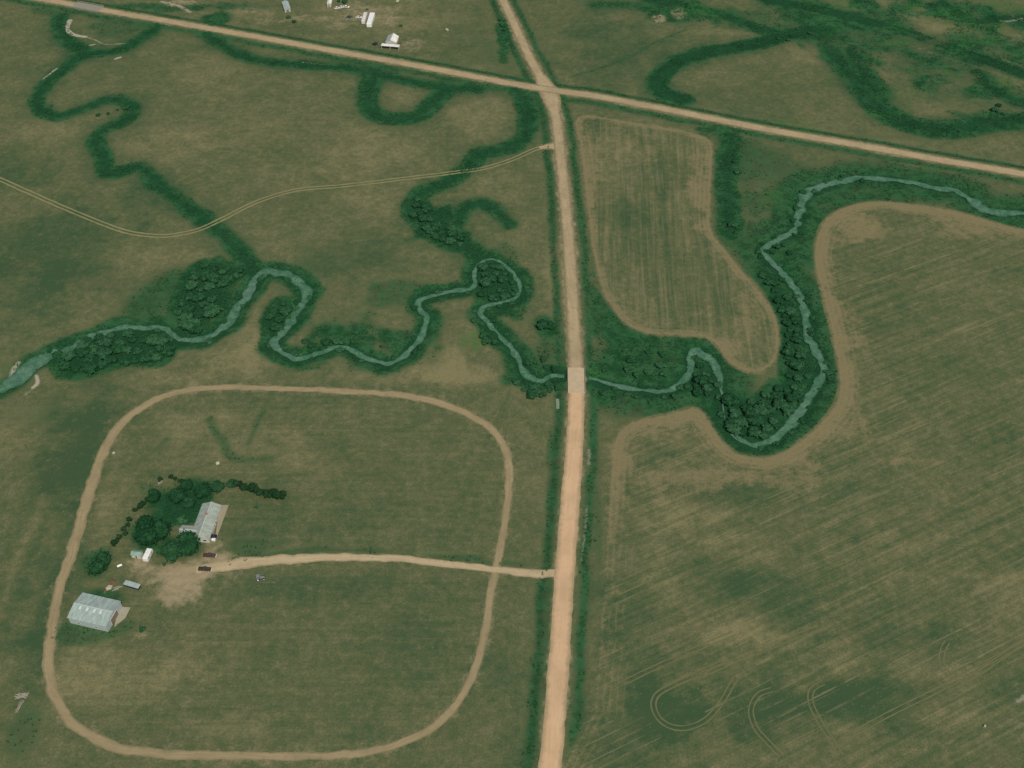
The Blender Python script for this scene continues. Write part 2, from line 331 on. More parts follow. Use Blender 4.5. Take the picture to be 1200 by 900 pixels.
# ------------------------------------------------------------------ node helpers
class NT:
    def __init__(s, name):
        s.m = bpy.data.materials.new(name); s.m.use_nodes = True
        s.t = s.m.node_tree; s.p = s.t.nodes['Principled BSDF']
    def n(s, typ, **kw):
        o = s.t.nodes.new(typ)
        for k, v in kw.items(): setattr(o, k, v)
        return o
    def put(s, sock, v):
        if hasattr(v, 'is_output') or isinstance(v, bpy.types.NodeSocket): s.t.links.new(v, sock)
        elif isinstance(v, (tuple, list)):
            sock.default_value = tuple(v) + ((1,) if len(v) == 3 and len(sock.default_value) == 4 else ())
        else: sock.default_value = v
    def math(s, op, a, b=0.0, c=None, clamp=False):
        o = s.n('ShaderNodeMath', operation=op, use_clamp=clamp)
        s.put(o.inputs[0], a); s.put(o.inputs[1], b)
        if c is not None: s.put(o.inputs[2], c)
        return o.outputs[0]
    def noise(s, vec, scale, detail=4, rough=.55, w=None):
        o = s.n('ShaderNodeTexNoise'); s.put(o.inputs['Vector'], vec)
        o.inputs['Scale'].default_value = scale; o.inputs['Detail'].default_value = detail; o.inputs['Roughness'].default_value = rough
        return o.outputs[0]
    def mix(s, f, a, b):
        o = s.n('ShaderNodeMix', data_type='RGBA'); s.put(o.inputs[0], f); s.put(o.inputs[6], a); s.put(o.inputs[7], b)
        return o.outputs[2]
    def smooth(s, x, a, b):
        o = s.n('ShaderNodeMapRange', interpolation_type='SMOOTHSTEP'); s.put(o.inputs[0], x)
        o.inputs[1].default_value = a; o.inputs[2].default_value = b
        return o.outputs[0]
    def attr(s, name):
        return s.n('ShaderNodeAttribute', attribute_name=name).outputs['Fac']
    def pos(s): return s.n('ShaderNodeNewGeometry').outputs['Position']
    def mapv(s, vec, rot=0.0, scale=(1, 1, 1), loc=(0, 0, 0)):
        o = s.n('ShaderNodeMapping'); s.put(o.inputs[0], vec)
        o.inputs['Rotation'].default_value = (0, 0, rot); o.inputs['Scale'].default_value = scale; o.inputs['Location'].default_value = loc
        return o.outputs[0]
    def bump(s, h, strength, dist):
        o = s.n('ShaderNodeBump'); s.put(o.inputs['Height'], h); o.inputs['Strength'].default_value = strength; o.inputs['Distance'].default_value = dist
        s.t.links.new(o.outputs[0], s.p.inputs['Normal'])
    def out(s, col, rough=.9, spec=.1):
        s.put(s.p.inputs['Base Color'], col); s.put(s.p.inputs['Roughness'], rough)
        s.p.inputs['Specular IOR Level'].default_value = spec
        return s.m

def mat_ground():
    g = NT('grassland_soil')
    P = g.pos()
    n1 = g.noise(P, .014, 5); n2 = g.noise(P, .06, 5); n3 = g.noise(P, .33, 4); n4 = g.noise(P, 1.1, 3)
    c = lambda n: g.math('SUBTRACT', n, .5)
    def madd(a, k, b): return g.math('MULTIPLY_ADD', a, k, b)
    t = g.attr('tone')
    t = madd(c(n1), .6, t); t = madd(c(n2), 1.05, t); t = madd(c(n3), 1.4, t); t = madd(c(n4), 1.5, t)
    n25 = g.noise(P, .14, 4, .6); t = madd(c(n25), 1.2, t)
    gm = g.smooth(g.noise(P, .018, 3), .3, .65)
    # drilled rows, mown swaths
    r2 = g.mapv(P, R(-27))
    s2 = g.noise(g.mapv(r2, 0, (.012, .33, 1)), 1.0, 4, .62)
    s2b = g.noise(g.mapv(r2, 0, (.02, 1.1, 1)), 1.0, 2, .6)
    s2c = g.noise(g.mapv(r2, 0, (.014, .75, 1), (9, 3, 0)), 1.0, 3, .6)
    r1 = g.mapv(P, R(3))
    s1 = g.noise(g.mapv(r1, 0, (.26, .010, 1)), 1.0, 3, .6)
    s3 = g.noise(g.mapv(P, R(2), (.015, .45, 1)), 1.0, 3, .6)
    t = madd(g.math('MULTIPLY', g.math('MULTIPLY', c(s2), g.math('MULTIPLY_ADD', gm, .8, .3)), g.attr('rows')), 2.3, t)
    t = madd(g.math('MULTIPLY', c(s2b), g.attr('rows')), .9, t)
    t = madd(g.math('MULTIPLY', c(s1), g.attr('stubble')), 2.3, t)
    t = madd(g.math('MULTIPLY', c(s3), g.attr('mown')), .9, t)
    rp = g.n('ShaderNodeValToRGB')
    e = rp.color_ramp.elements
    g.put(rp.inputs[0], madd(t, .5, .5))
    e[0].position = .1; e[0].color = (.047, .086, .036, 1)
    e[1].position = .95; e[1].color = (.205, .182, .084, 1)
    for p_, c_ in ((.36, (.079, .105, .044, 1)), (.55, (.110, .121, .053, 1)), (.74, (.147, .147, .067, 1))):
        x = e.new(p_); x.color = c_
    col = rp.outputs[0]
    # reddish / greyish drift
    col = g.mix(g.smooth(g.noise(P, .045, 3), .5, .75), col, g.mix(.08, col, (.17, .10, .06)))
    lines = g.math('MULTIPLY', g.smooth(s2c, .56, .70), g.smooth(madd(c(n25), .8, g.noise(P, .022, 3)), .42, .6))
    col = g.mix(g.math('MULTIPLY', g.math('MULTIPLY', lines, g.attr('rows')), .75), col, (.215, .190, .098))
    s1c = g.noise(g.mapv(r1, 0, (.7, .02, 1), (3, 8, 0)), 1.0, 3, .6)
    col = g.mix(g.math('MULTIPLY', g.math('MULTIPLY', g.smooth(s1c, .52, .68), g.attr('stubble')), .4), col, (.205, .180, .100))
    # straw specks and darker tussocks
    sp = g.noise(P, .75, 2, .5)
    col = g.mix(g.math('MULTIPLY', g.smooth(sp, .66, .78), .5), col, (.225, .205, .115))
    col = g.mix(g.math('MULTIPLY', g.smooth(g.noise(g.mapv(P, 0, (1, 1, 1), (50, 20, 0)), .5, 3, .6), .6, .74), .5), col, (.050, .078, .034))
    # stubble margins
    pas = g.math('SINE', g.math('MULTIPLY_ADD', g.noise(P, .06, 2), 5.0, g.math('MULTIPLY', g.attr('rim'), 2.3)))
    pas = g.math('MULTIPLY', pas, g.smooth(g.attr('rim'), 22, 8))
    mg = g.smooth(madd(pas, .09, madd(c(n4), .45, madd(c(n3), .9, madd(c(n25), .7, g.attr('margin'))))), .12, 1.02)
    col = g.mix(g.math('MULTIPLY', g.smooth(pas, .4, 1), g.math('MULTIPLY', g.math('MULTIPLY', g.smooth(g.attr('rim'), 0, 3), g.smooth(n2, .4, .65)), .26)), col, (.21, .18, .095))
    col = g.mix(mg, col, g.mix(n4, (.160, .140, .066), (.256, .204, .102)))
    # lush hollows and the painted shed shadow
    sw = g.noise(g.mapv(P, R(20), (.22, .5, 1)), 1.0, 4, .6)
    lm = g.smooth(madd(c(n4), .4, madd(c(n3), .75, madd(c(n25), .8, madd(c(n2), .5, g.attr('lush_and_shadow'))))), .12, .95)
    lc = g.mix(g.smooth(sw, .35, .7), (.013, .068, .020), (.023, .104, .032))
    lc = g.mix(g.smooth(g.noise(P, .05, 4), .48, .75), lc, (.042, .098, .040))
    lc = g.mix(g.math('MULTIPLY', g.smooth(n25, .42, .62), .75), lc, (.036, .104, .042))
    lc = g.mix(g.math('MULTIPLY', g.smooth(n25, .52, .36), .75), lc, (.011, .052, .021))
    lc = g.mix(g.smooth(n4, .6, .8), lc, (.055, .135, .062))
    col = g.mix(lm, col, lc)
    dm = g.smooth(madd(c(n3), .5, g.attr('deep')), .2, .9)
    dm = g.math('MULTIPLY', dm, g.smooth(lm, .2, .8))
    col = g.mix(g.math('MULTIPLY', dm, .85), col, g.mix(g.smooth(n4, .55, .75), (.012, .057, .022), (.024, .092, .037)))
    vm = g.math('MULTIPLY', g.attr('vivid'), g.smooth(n3, .4, .62))
    col = g.mix(g.math('MULTIPLY', vm, .8), col, (.040, .150, .030))
    bm = g.smooth(madd(c(n4), .4, madd(c(n3), .7, madd(c(n25), .7, g.attr('bare')))), .12, 1.1)
    col = g.mix(bm, col, g.mix(n3, (.245, .195, .105), (.39, .305, .180)))
    pm = g.smooth(madd(c(n4), .6, madd(c(n3), .5, g.attr('pale'))), .22, .85)
    col = g.mix(g.math('MULTIPLY', pm, g.smooth(g.attr('pale'), 0, .9)), col, g.mix(n4, (.30, .27, .17), (.46, .40, .30)))
    h = g.math('ADD', g.math('MULTIPLY', n3, 1.0), g.math('MULTIPLY', n4, .45))
    g.bump(h, .35, .8)
    return g.out(col, .95, .05)
M_GROUND = mat_ground()

def mesh_grid(name, fmask):
    """the faces of the terrain grid picked by fmask as one object"""
    fy, fx = np.nonzero(fmask)
    a = fy * nx + fx
    q = np.stack([a, a + 1, a + nx + 1, a + nx], 1)
    used, inv = np.unique(q, return_inverse=True)
    nv, nf = len(used), len(q)
    me = bpy.data.meshes.new(name)
    me.vertices.add(nv); me.loops.add(nf * 4); me.polygons.add(nf)
    me.vertices.foreach_set('co', np.stack([X[used], Y[used], Z[used]], 1).astype(np.float32).ravel())
    me.loops.foreach_set('vertex_index', inv.astype(np.int32).ravel())
    me.polygons.foreach_set('loop_start', np.arange(0, nf * 4, 4, dtype=np.int32))
    me.update(calc_edges=True)
    me.polygons.foreach_set('use_smooth', np.ones(nf, bool))
    for k, v in LAB.items():
        me.attributes.new(k, 'FLOAT', 'POINT').data.foreach_set('value', v[used].astype(np.float32))
    me.materials.append(M_GROUND)
    o = bpy.data.objects.new(name, me); COL.objects.link(o); o['kind'] = 'structure'
    return o

def fm(mask): 
    m = mask.reshape(ny, nx); return m[:-1, :-1] & m[1:, 1:] & m[1:, :-1] & m[:-1, 1:]
k1, k2, k3 = fm(i1), fm(i2), fm(i3)
yard = blob(225, 672, 50, 24, 1) > .5
ground_faces = ~(k1 | k2 | k3)
g0 = mesh_grid('ground', ground_faces)
mesh_grid('crop_field', k1); mesh_grid('crop_field', k2); mesh_grid('hay_field', k3)
# the same sheet carried on to the horizon
bm = bmesh.new(); bm.from_mesh(g0.data)
B = 9000
ov = [bm.verts.new(p) for p in ((-B, -B, 0), (B, -B, 0), (B, B, 0), (-B, B, 0), (GX0, GY0, 0), (GX1, GY0, 0), (GX1, GY1, 0), (GX0, GY1, 0))]
for i in range(4):
    j = (i + 1) % 4
    bm.faces.new((ov[i], ov[j], ov[4 + j], ov[4 + i]))
bm.to_mesh(g0.data); bm.free()

# ------------------------------------------------------------------ roads, tracks, water: ribbons laid on the terrain
def ribbon(name, P, width, mat, dz, ragged=.25, step=1.4, across=6, offset=0.0, wlist=None, absz=None, seed=0, kind='structure', closed=False):
    C, q = resample(P, step)
    T = np.gradient(C, axis=0)
    if closed: T[0] = T[-1] = C[1] - C[-2]
    T /= np.hypot(T[:, 0], T[:, 1])[:, None] + 1e-9
    N = np.c_[-T[:, 1], T[:, 0]]
    w = np.full(len(C), width, float) if wlist is None else np.interp(q / q[-1], np.linspace(0, 1, len(wlist)), wlist)
    rag = lambda o: ragged * (fbm(q * 1.0, q * 0 + seed, .22, o, 4) * 2.6)
    lo = -w / 2 * (1 + rag(11)); hi = w / 2 * (1 + rag(17))
    if closed:
        lo[-1] = lo[0]; hi[-1] = hi[0]
    s = np.linspace(0, 1, across + 1)
    off = lo[:, None] * (1 - s) + hi[:, None] * s + offset
    px = C[:, 0, None] + N[:, 0, None] * off; py = C[:, 1, None] + N[:, 1, None] * off
    pz = (zfun(px.ravel(), py.ravel()) + dz) if absz is None else np.full(px.size, absz)
    n, m = px.shape
    a = (np.arange(n - 1)[:, None] * m + np.arange(m - 1)).ravel()
    q4 = np.stack([a, a + m, a + m + 1, a + 1], 1)
    me = bpy.data.meshes.new(name)
    me.vertices.add(n * m); me.loops.add(len(q4) * 4); me.polygons.add(len(q4))
    me.vertices.foreach_set('co', np.stack([px.ravel(), py.ravel(), pz], 1).astype(np.float32).ravel())
    me.loops.foreach_set('vertex_index', q4[:, ::-1].astype(np.int32).ravel())
    me.polygons.foreach_set('loop_start', np.arange(0, len(q4) * 4, 4, dtype=np.int32))
    me.update(calc_edges=True)
    me.polygons.foreach_set('use_smooth', np.ones(len(q4), bool))
    me.attributes.new('across', 'FLOAT', 'POINT').data.foreach_set('value', np.tile(s, n).astype(np.float32))
    me.attributes.new('along', 'FLOAT', 'POINT').data.foreach_set('value', np.repeat(q, m).astype(np.float32))
    me.materials.append(mat)
    o = bpy.data.objects.new(name, me); COL.objects.link(o); o['kind'] = kind
    return o

def mat_gravel(name, edge, mid, track, grain=.5):
    g = NT(name); P = g.pos()
    xyz = g.n('ShaderNodeCombineXYZ'); g.put(xyz.inputs[0], g.math('MULTIPLY', g.attr('across'), 3.4)); g.put(xyz.inputs[1], g.math('MULTIPLY', g.attr('along'), .03))
    st = g.noise(xyz.outputs[0], 2.2, 4)
    n = g.noise(P, .5, 4); n0 = g.noise(P, .07, 4)
    a = g.attr('across')
    ed = g.math('ABSOLUTE', g.math('SUBTRACT', a, .5))
    f = g.smooth(g.math('MULTIPLY_ADD', g.math('SUBTRACT', n, .5), .25, ed), .24, .52)
    col = g.mix(g.smooth(st, .35, .68), mid, track)
    col = g.mix(g.smooth(n0, .4, .7), col, g.mix(.35, col, edge))
    col = g.mix(f, col, edge)
    col = g.mix(g.math('MULTIPLY', g.smooth(n, .5, .8), grain), col, edge)
    g.bump(n, .2, .15)
    return g.out(col, .95, .05)
M_ROADN = mat_gravel('tan_gravel', (0.212, 0.170, 0.090), (0.380, 0.288, 0.158), (0.424, 0.325, 0.184))
M_ROADS = mat_gravel('pink_gravel', (0.333, 0.250, 0.132), (0.586, 0.370, 0.204), (0.616, 0.410, 0.236), .25)
M_DIRT = mat_gravel('dirt_track', (.185, .158, .078), (.285, .222, .115), (.345, .265, .145))
M_DRIVE = mat_gravel('driveway_gravel', (0.296, 0.228, 0.122), (0.424, 0.325, 0.184), (0.493, 0.390, 0.230))
M_TRAIL = mat_gravel('wheel_ruts', (0.179, 0.168, 0.076), (0.221, 0.200, 0.093), (0.254, 0.230, 0.107))
M_ARC = mat_gravel('straw_ruts', (.118, .124, .054), (.142, .138, .062), (.165, .155, .074))

ribbon('gravel_road', P_CROSS, 7.6, M_ROADN, .13, .14, seed=1)
ribbon('gravel_road', P_N, 7.6, M_ROADN, .10, .13, wlist=[6.8, 6.8, 7.0, 7.0, 7.6], seed=2)
ribbon('gravel_road', P_S, 8.4, M_ROADS, .105, .10, wlist=[7.8, 8.8, 8.6, 8.6], seed=3)
OVW = W(OVAL + [OVAL[0]], 6)
ribbon('dirt_track', OVW, 3.6, M_DIRT, .06, .35, wlist=[5.6, 5.4, 4.6, 3.9, 4.0, 4.2, 4.2, 4.2, 3.8, 3.6, 3.4, 3.4, 3.5, 3.8, 4.2, 4.6, 5.0, 5.4], seed=4, closed=True)
ribbon('driveway', W(DRIVE, 6), 4.0, M_DRIVE, .08, .3, wlist=[4.6, 4.0, 3.6, 3.6, 3.7, 3.9, 4.4, 5.4, 7.0, 5.0], seed=5)
TW = W(TRAIL, 6)
ribbon('field_trail', TW, 1.15, M_TRAIL, .05, .5, offset=1.3, seed=6, across=2)
ribbon('field_trail', TW, 1.15, M_TRAIL, .05, .5, offset=-1.3, seed=7, across=2)
ribbon('field_approach', W([(652,173),(643,172),(632,173)], 4), 7, M_ROADN, .075, .3, wlist=[9, 5.5, 3], seed=8)
ribbon('gravel_road', W([(633,90),(641,104),(646,116),(650,131)], 4), 8, M_ROADN, .118, .1, wlist=[8, 12, 14, 12, 8], seed=9)
for k, tr in enumerate(([(862,795),(852,812),(840,830),(825,845),(805,853),(788,852),(773,843),(766,828),(770,814),(790,802),(812,792),(850,775)],
           [(905,808),(888,815),(880,832),(885,852),(898,868),(915,885)],
           [(965,800),(952,808),(950,822),(960,845),(972,864),(985,885)],
           [(1110,752),(1104,765),(1105,782),(1118,793),(1135,795),(1152,785),(1185,762),(1215,745)],
           [(985,868),(1040,838),(1100,808),(1160,775),(1230,735)],
           [(810,795),(860,775),(905,757),(960,735)], [(730,800),(790,772),(860,742)])):
    w = W(tr, 6)
    for sgn in (-1, 1):
        ribbon('wheel_track', w, .62, M_ARC, .04 + .004 * k, .7, offset=.95 * sgn, seed=20 + k * 2 + sgn, across=2)

def mat_water():
    g = NT('creek_water'); P = g.pos()
    n = g.noise(P, .25, 5); n2 = g.noise(P, 1.2, 3)
    col = g.mix(g.smooth(n, .35, .7), (.050, .136, .068), (.112, .218, .124))
    col = g.mix(g.smooth(n2, .5, .72), col, (.026, .090, .044))
    col = g.mix(g.smooth(g.math('ABSOLUTE', g.math('SUBTRACT', g.attr('across'), .5)), .25, .5), col, (.034, .105, .055))
    col = g.mix(g.math('MULTIPLY', g.smooth(g.noise(P, .03, 2), .45, .7), .4), col, (.13, .20, .15))
    g.bump(n2, .08, .1)
    return g.out(col, .4, .12)
M_WATER = mat_water()
# water stands a little below the bank tops
ribbon('water', P_CR, 4.0, M_WATER, 0, .75, absz=-.33, wlist=[5, 5, 7.0, 5.4, 4.2, 4.4, 5.8, 6.4, 5.4, 4.2, 4.6, 4.4, 4.6, 5.2, 4.4, 4.6, 5.0, 4.6, 2.4], seed=31)
ribbon('water', P_CJ, 3.4, M_WATER, 0, .85, absz=-.34, wlist=[.5, .7, 4.2, 5.0, 3.6, 2.8, 2.4, 3.4, 4.0, 2.8, 3.0, 3.6, 2.8, 2.6, 2.6, 3.2, 3.4, 3.4, 3.8, 3.2, 3.0, 3.4, 3.2, 4.4, 5.6, 5.4, 5.8, 5.4, 5.4, 4.4, 3.4, 3.6, 4.6, 6.5, 10.0, 8.5, 5.5], seed=32)

# ------------------------------------------------------------------ mesh helpers
def simple(name, col, rough=.6, spec=.3, var=.15, scale=3.0, metal=0.0):
    g = NT(name)
    n = g.noise(g.n('ShaderNodeTexCoord').outputs['Object'], scale, 3)
    c2 = tuple(x * (1 - var) for x in col)
    m = g.out(g.mix(n, c2, tuple(min(1, x * (1 + var)) for x in col)), rough, spec)
    g.p.inputs['Metallic'].default_value = metal
    return m

class MB:
    def __init__(s): s.v = []; s.f = []
    def add(s, vs, fs):
        o = len(s.v); s.v += [tuple(v) for v in vs]; s.f += [tuple(o + i for i in f) for f in fs]; return s
    def box(s, x0, y0, z0, x1, y1, z1, bev=0.0):
        b = min(bev, (x1 - x0) / 3, (y1 - y0) / 3, (z1 - z0) / 3)
        if b <= 0:
            return s.add([(x0,y0,z0),(x1,y0,z0),(x1,y1,z0),(x0,y1,z0),(x0,y0,z1),(x1,y0,z1),(x1,y1,z1),(x0,y1,z1)],
                  [(3,2,1,0),(4,5,6,7),(0,1,5,4),(1,2,6,5),(2,3,7,6),(3,0,4,7)])
        bm = bmesh.new(); bmesh.ops.create_cube(bm, size=1)
        bmesh.ops.scale(bm, vec=(x1-x0, y1-y0, z1-z0), verts=bm.verts)
        bmesh.ops.translate(bm, vec=((x0+x1)/2, (y0+y1)/2, (z0+z1)/2), verts=bm.verts)
        bmesh.ops.bevel(bm, geom=bm.edges[:], offset=b, segments=2, affect='EDGES', profile=.5)
        return s.take(bm)
    def take(s, bm):
        bm.verts.index_update()
        s.add([v.co[:] for v in bm.verts], [[v.index for v in f.verts] for f in bm.faces]); bm.free(); return s
    def prism(s, prof, a0, a1, axis='y'):
        """profile in (x,z) extruded along y, or (y,z) along x"""
        n = len(prof)
        mk = (lambda p, a: (p[0], a, p[1])) if axis == 'y' else (lambda p, a: (a, p[0], p[1]))
        vs = [mk(p, a0) for p in prof] + [mk(p, a1) for p in prof]
        fs = [tuple(range(n)), tuple(range(2 * n - 1, n - 1, -1))] + [(i, i + n, (i + 1) % n + n, (i + 1) % n) for i in range(n)]
        return s.add(vs, fs)
    def cyl(s, p, q, r0, r1=None, n=12):
        r1 = r0 if r1 is None else r1
        p, q = Vector(p), Vector(q); d = (q - p).normalized()
        u = d.orthogonal().normalized(); w = d.cross(u)
        vs = []
        for c, r in ((p, r0), (q, r1)):
            vs += [tuple(c + (u * math.cos(k * 2 * math.pi / n) + w * math.sin(k * 2 * math.pi / n)) * r) for k in range(n)]
        return s.add(vs, [tuple(range(n))[::-1], tuple(range(n, 2 * n))] + [(i, (i + 1) % n, n + (i + 1) % n, n + i) for i in range(n)])
    def capsule(s, p, q, r, n=12):
        p, q = Vector(p), Vector(q); d = (q - p).normalized(); u = d.orthogonal().normalized(); w = d.cross(u)
        rings = []
        for k in range(5): rings.append((p - d * r * .55 * math.cos(k * math.pi / 8), r * math.sin(max(k, .25) * math.pi / 8)))
        for k in range(4, -1, -1): rings.append((q + d * r * .55 * math.cos(k * math.pi / 8), r * math.sin(max(k, .25) * math.pi / 8)))
        vs = []
        for c, rr in rings: vs += [tuple(c + (u * math.cos(j * 2 * math.pi / n) + w * math.sin(j * 2 * math.pi / n)) * rr) for j in range(n)]
        fs = [(i * n + j, i * n + (j + 1) % n, (i + 1) * n + (j + 1) % n, (i + 1) * n + j) for i in range(len(rings) - 1) for j in range(n)]
        fs += [tuple(range(n))[::-1], tuple((len(rings) - 1) * n + j for j in range(n))]
        return s.add(vs, fs)
    def build(s, name, mat, parent=None, smooth=False):
        me = bpy.data.meshes.new(name); me.from_pydata(s.v, [], s.f)
        bm = bmesh.new(); bm.from_mesh(me); bmesh.ops.recalc_face_normals(bm, faces=bm.faces); bm.to_mesh(me); bm.free()
        if smooth:
            me.polygons.foreach_set('use_smooth', [True] * len(me.polygons))
        me.materials.append(mat)
        o = bpy.data.objects.new(name, me); COL.objects.link(o)
        if parent: o.parent = parent
        return o

def tag(o, label, cat, group=None):
    o['label'] = label; o['category'] = cat
    if group: o['group'] = group
    return o
def thing(name, label, cat, loc, rz=0.0, group=None):
    o = bpy.data.objects.new(name, None); COL.objects.link(o)
    o.location = (loc[0], loc[1], loc[2] if len(loc) > 2 else float(zfun([loc[0]], [loc[1]])[0]))
    o.rotation_euler = (0, 0, rz); o.empty_display_size = .5
    return tag(o, label, cat, group)
def dup(root, loc, rz=0.0, label=None, cat=None, group=None, scale=1.0):
    c = root.copy(); COL.objects.link(c); c.location = loc; c.rotation_euler = (0, 0, rz)
    c.scale = (scale,) * 3 if not isinstance(scale, tuple) else scale
    if label: c['label'] = label
    if cat: c['category'] = cat
    if group: c['group'] = group
    for ch in root.children:
        d = ch.copy(); COL.objects.link(d); d.parent = c
        for g2 in ch.children:
            e = g2.copy(); COL.objects.link(e); e.parent = d
    return c
def ground_z(x, y): return float(zfun([x], [y])[0])

#--OBJECTS--
# ------------------------------------------------------------------ trees and shrubs
def mat_leaf(name, dark, mid, light):
    g = NT(name); P = g.pos()
    n = g.noise(P, .55, 3); n2 = g.noise(P, 2.2, 2)
    f = g.math('MULTIPLY_ADD', n2, .5, g.math('MULTIPLY_ADD', g.attr('clump'), .55, g.math('MULTIPLY', n, .35)))
    rnd = g.n('ShaderNodeObjectInfo').outputs['Random']
    f = g.math('MULTIPLY_ADD', g.math('SUBTRACT', rnd, .5), .3, f)
    rp = g.n('ShaderNodeValToRGB'); g.put(rp.inputs[0], f)
    e = rp.color_ramp.elements
    e[0].position = .35; e[0].color = dark + (1,); e[1].position = .98; e[1].color = light + (1,)
    x = e.new(.68); x.color = mid + (1,)
    m = g.out(rp.outputs[0], .85, .06)
    tl = g.n('ShaderNodeBsdfTranslucent'); g.put(tl.inputs[0], rp.outputs[0])
    mx = g.n('ShaderNodeMixShader'); mx.inputs[0].default_value = .42
    g.t.links.new(g.p.outputs[0], mx.inputs[1]); g.t.links.new(tl.outputs[0], mx.inputs[2])
    g.t.links.new(mx.outputs[0], g.t.nodes['Material Output'].inputs[0])
    return m
M_LEAF = mat_leaf('willow_leaf', (.021, .090, .036), (.037, .138, .053), (.095, .235, .108))
M_LEAF2 = mat_leaf('cottonwood_leaf', (.017, .075, .028), (.027, .108, .040), (.066, .172, .075))
M_LEAF3 = mat_leaf('cedar_leaf', (.020, .062, .022), (.030, .086, .032), (.055, .125, .055))
M_BARK = simple('bark', (.11, .085, .06), .9, .1, .3, 2)
M_PALEWOOD = simple('weathered_wood', (.30, .27, .20), .9, .1, .25, 3)

def crown_mesh(name, lobes, nleaf, leaf, seed, mat):
    """leaf clumps spread through the volume of the lobes, round a ragged inner mass"""
    r = np.random.default_rng(seed)
    v, f, cl = [], [], []
    for k, (c, rad) in enumerate(lobes):                 # ragged cores
        bm = bmesh.new(); bmesh.ops.create_icosphere(bm, subdivisions=2, radius=1)
        o = len(v)
        for w in bm.verts:
            s_ = .62 + .28 * r.random()
            v.append((c[0] + w.co.x * rad[0] * s_, c[1] + w.co.y * rad[1] * s_, c[2] + w.co.z * rad[2] * s_)); cl.append(.25 + r.random() * .5)
        bm.verts.index_update()
        f += [tuple(o + q.index for q in p.verts) for p in bm.faces]; bm.free()
    vol = np.array([rad[0] * rad[1] * rad[2] for _, rad in lobes]) ** .67; vol /= vol.sum()
    tone_l = r.random(len(lobes))
    for _ in range(nleaf):
        k = r.choice(len(lobes), p=vol); c, rad = lobes[k]
        d = r.normal(size=3); d /= np.linalg.norm(d)
        p = np.array(c) + d * np.array(rad) * (.7 + .42 * r.random() ** 1.5)
        if p[2] < .15: continue
        nrm = d + r.normal(size=3) * .55; nrm /= np.linalg.norm(nrm)
        u = np.cross(nrm, r.normal(size=3)); u /= np.linalg.norm(u); w = np.cross(nrm, u)
        a = leaf * (.6 + .8 * r.random()); b = a * (.5 + .4 * r.random())
        o = len(v)
        v += [tuple(p - u * a), tuple(p - w * b), tuple(p + u * a + nrm * a * .2), tuple(p + w * b)]
        t = .35 * tone_l[k] + .65 * r.random()
        cl += [t] * 4; f.append((o, o + 1, o + 2, o + 3))
    me = bpy.data.meshes.new(name); me.from_pydata(v, [], f)
    me.attributes.new('clump', 'FLOAT', 'POINT').data.foreach_set('value', cl)
    me.materials.append(mat)
    return me

def trunk_mesh(h, r0, limbs, seed):
    rr = random.Random(seed); m = MB()
    top = (rr.uniform(-.15, .15) * h, rr.uniform(-.15, .15) * h, h)
    mid = (top[0] * .4, top[1] * .4, h * .5)
    m.cyl((0, 0, -.2), mid, r0, r0 * .75, 8); m.cyl(mid, top, r0 * .74, r0 * .45, 8)
    for k in range(limbs):
        a = rr.uniform(0, 6.28); l = h * rr.uniform(.5, .9)
        m.cyl(mid if k % 2 else top, (math.cos(a) * l, math.sin(a) * l, h * rr.uniform(1.1, 1.6)), r0 * .45, r0 * .12, 6)
    return m

def rand_lobes(seed, R_, H, n, low=.12):
    r = random.Random(seed); L = []
    for k in range(n):
        a = k * 2.4 + r.uniform(-.4, .4); d = R_ * (.2 + .42 * r.random()) if k else 0
        q = R_ * r.uniform(.38, .6)
        zc = H * (low + (1 - low) * r.uniform(.4, .62)) if k else H * .58
        L.append(((math.cos(a) * d, math.sin(a) * d, zc), (q, q * r.uniform(.8, 1.15), H * r.uniform(.26, .40))))
    return L
PROTO = {}
def proto(key, name, R_, H, n, nleaf, leaf, seed, mat, th, tr, limbs=3):
    t = thing(name, 'x', 'tree', (0, 0, 0))
    cm = crown_mesh('crown', rand_lobes(seed, R_, H, n), nleaf, leaf, seed, mat)
    c = bpy.data.objects.new('crown', cm); COL.objects.link(c); c.parent = t
    trunk_mesh(th, tr, limbs, seed).build('trunk', M_BARK, t)
    PROTO.setdefault(key, []).append([t, False, R_, H])
for k in range(4): proto('willow', 'willow_tree', 3.7, 3.0, 8, 820, .34, 11 + k, M_LEAF, 1.5, .17)
for k in range(3): proto('shrub', 'willow_shrub', 2.1, 2.0, 5, 320, .26, 31 + k, M_LEAF, .6, .08, 2)
for k in range(3): proto('cottonwood', 'cottonwood_tree', 5.6, 9.0, 11, 1700, .42, 51 + k, M_LEAF2, 3.6, .38, 5)
for k in range(2): proto('cedar', 'cedar_shrub', 1.35, 2.6, 5, 300, .22, 71 + k, M_LEAF3, .8, .10, 2)
pick = random.Random(3)
def plant(kind, px, py, label, group=None, cat='tree', scale=1.0, base=False):
    """tree whose crown is seen at photo position (px,py)"""
    pr = pick.choice(PROTO[kind])
    sc = scale * pick.uniform(.85, 1.15)
    x, y = at(px, py, 0 if base else pr[3] * sc * .5)
    z = ground_z(x, y) - .05
    rz = pick.uniform(0, 6.28)
    s3 = (sc * pick.uniform(.9, 1.1), sc * pick.uniform(.9, 1.1), sc * pick.uniform(.85, 1.1))
    if not pr[1]:
        t = pr[0]; pr[1] = True
        t.location = (x, y, z); t.rotation_euler = (0, 0, rz); t.scale = s3
        tag(t, label, cat, group)
    else:
        t = dup(pr[0], (x, y, z), rz, label, cat, None, s3)
        if group: t['group'] = group
        elif 'group' in t.keys(): del t['group']
    return t

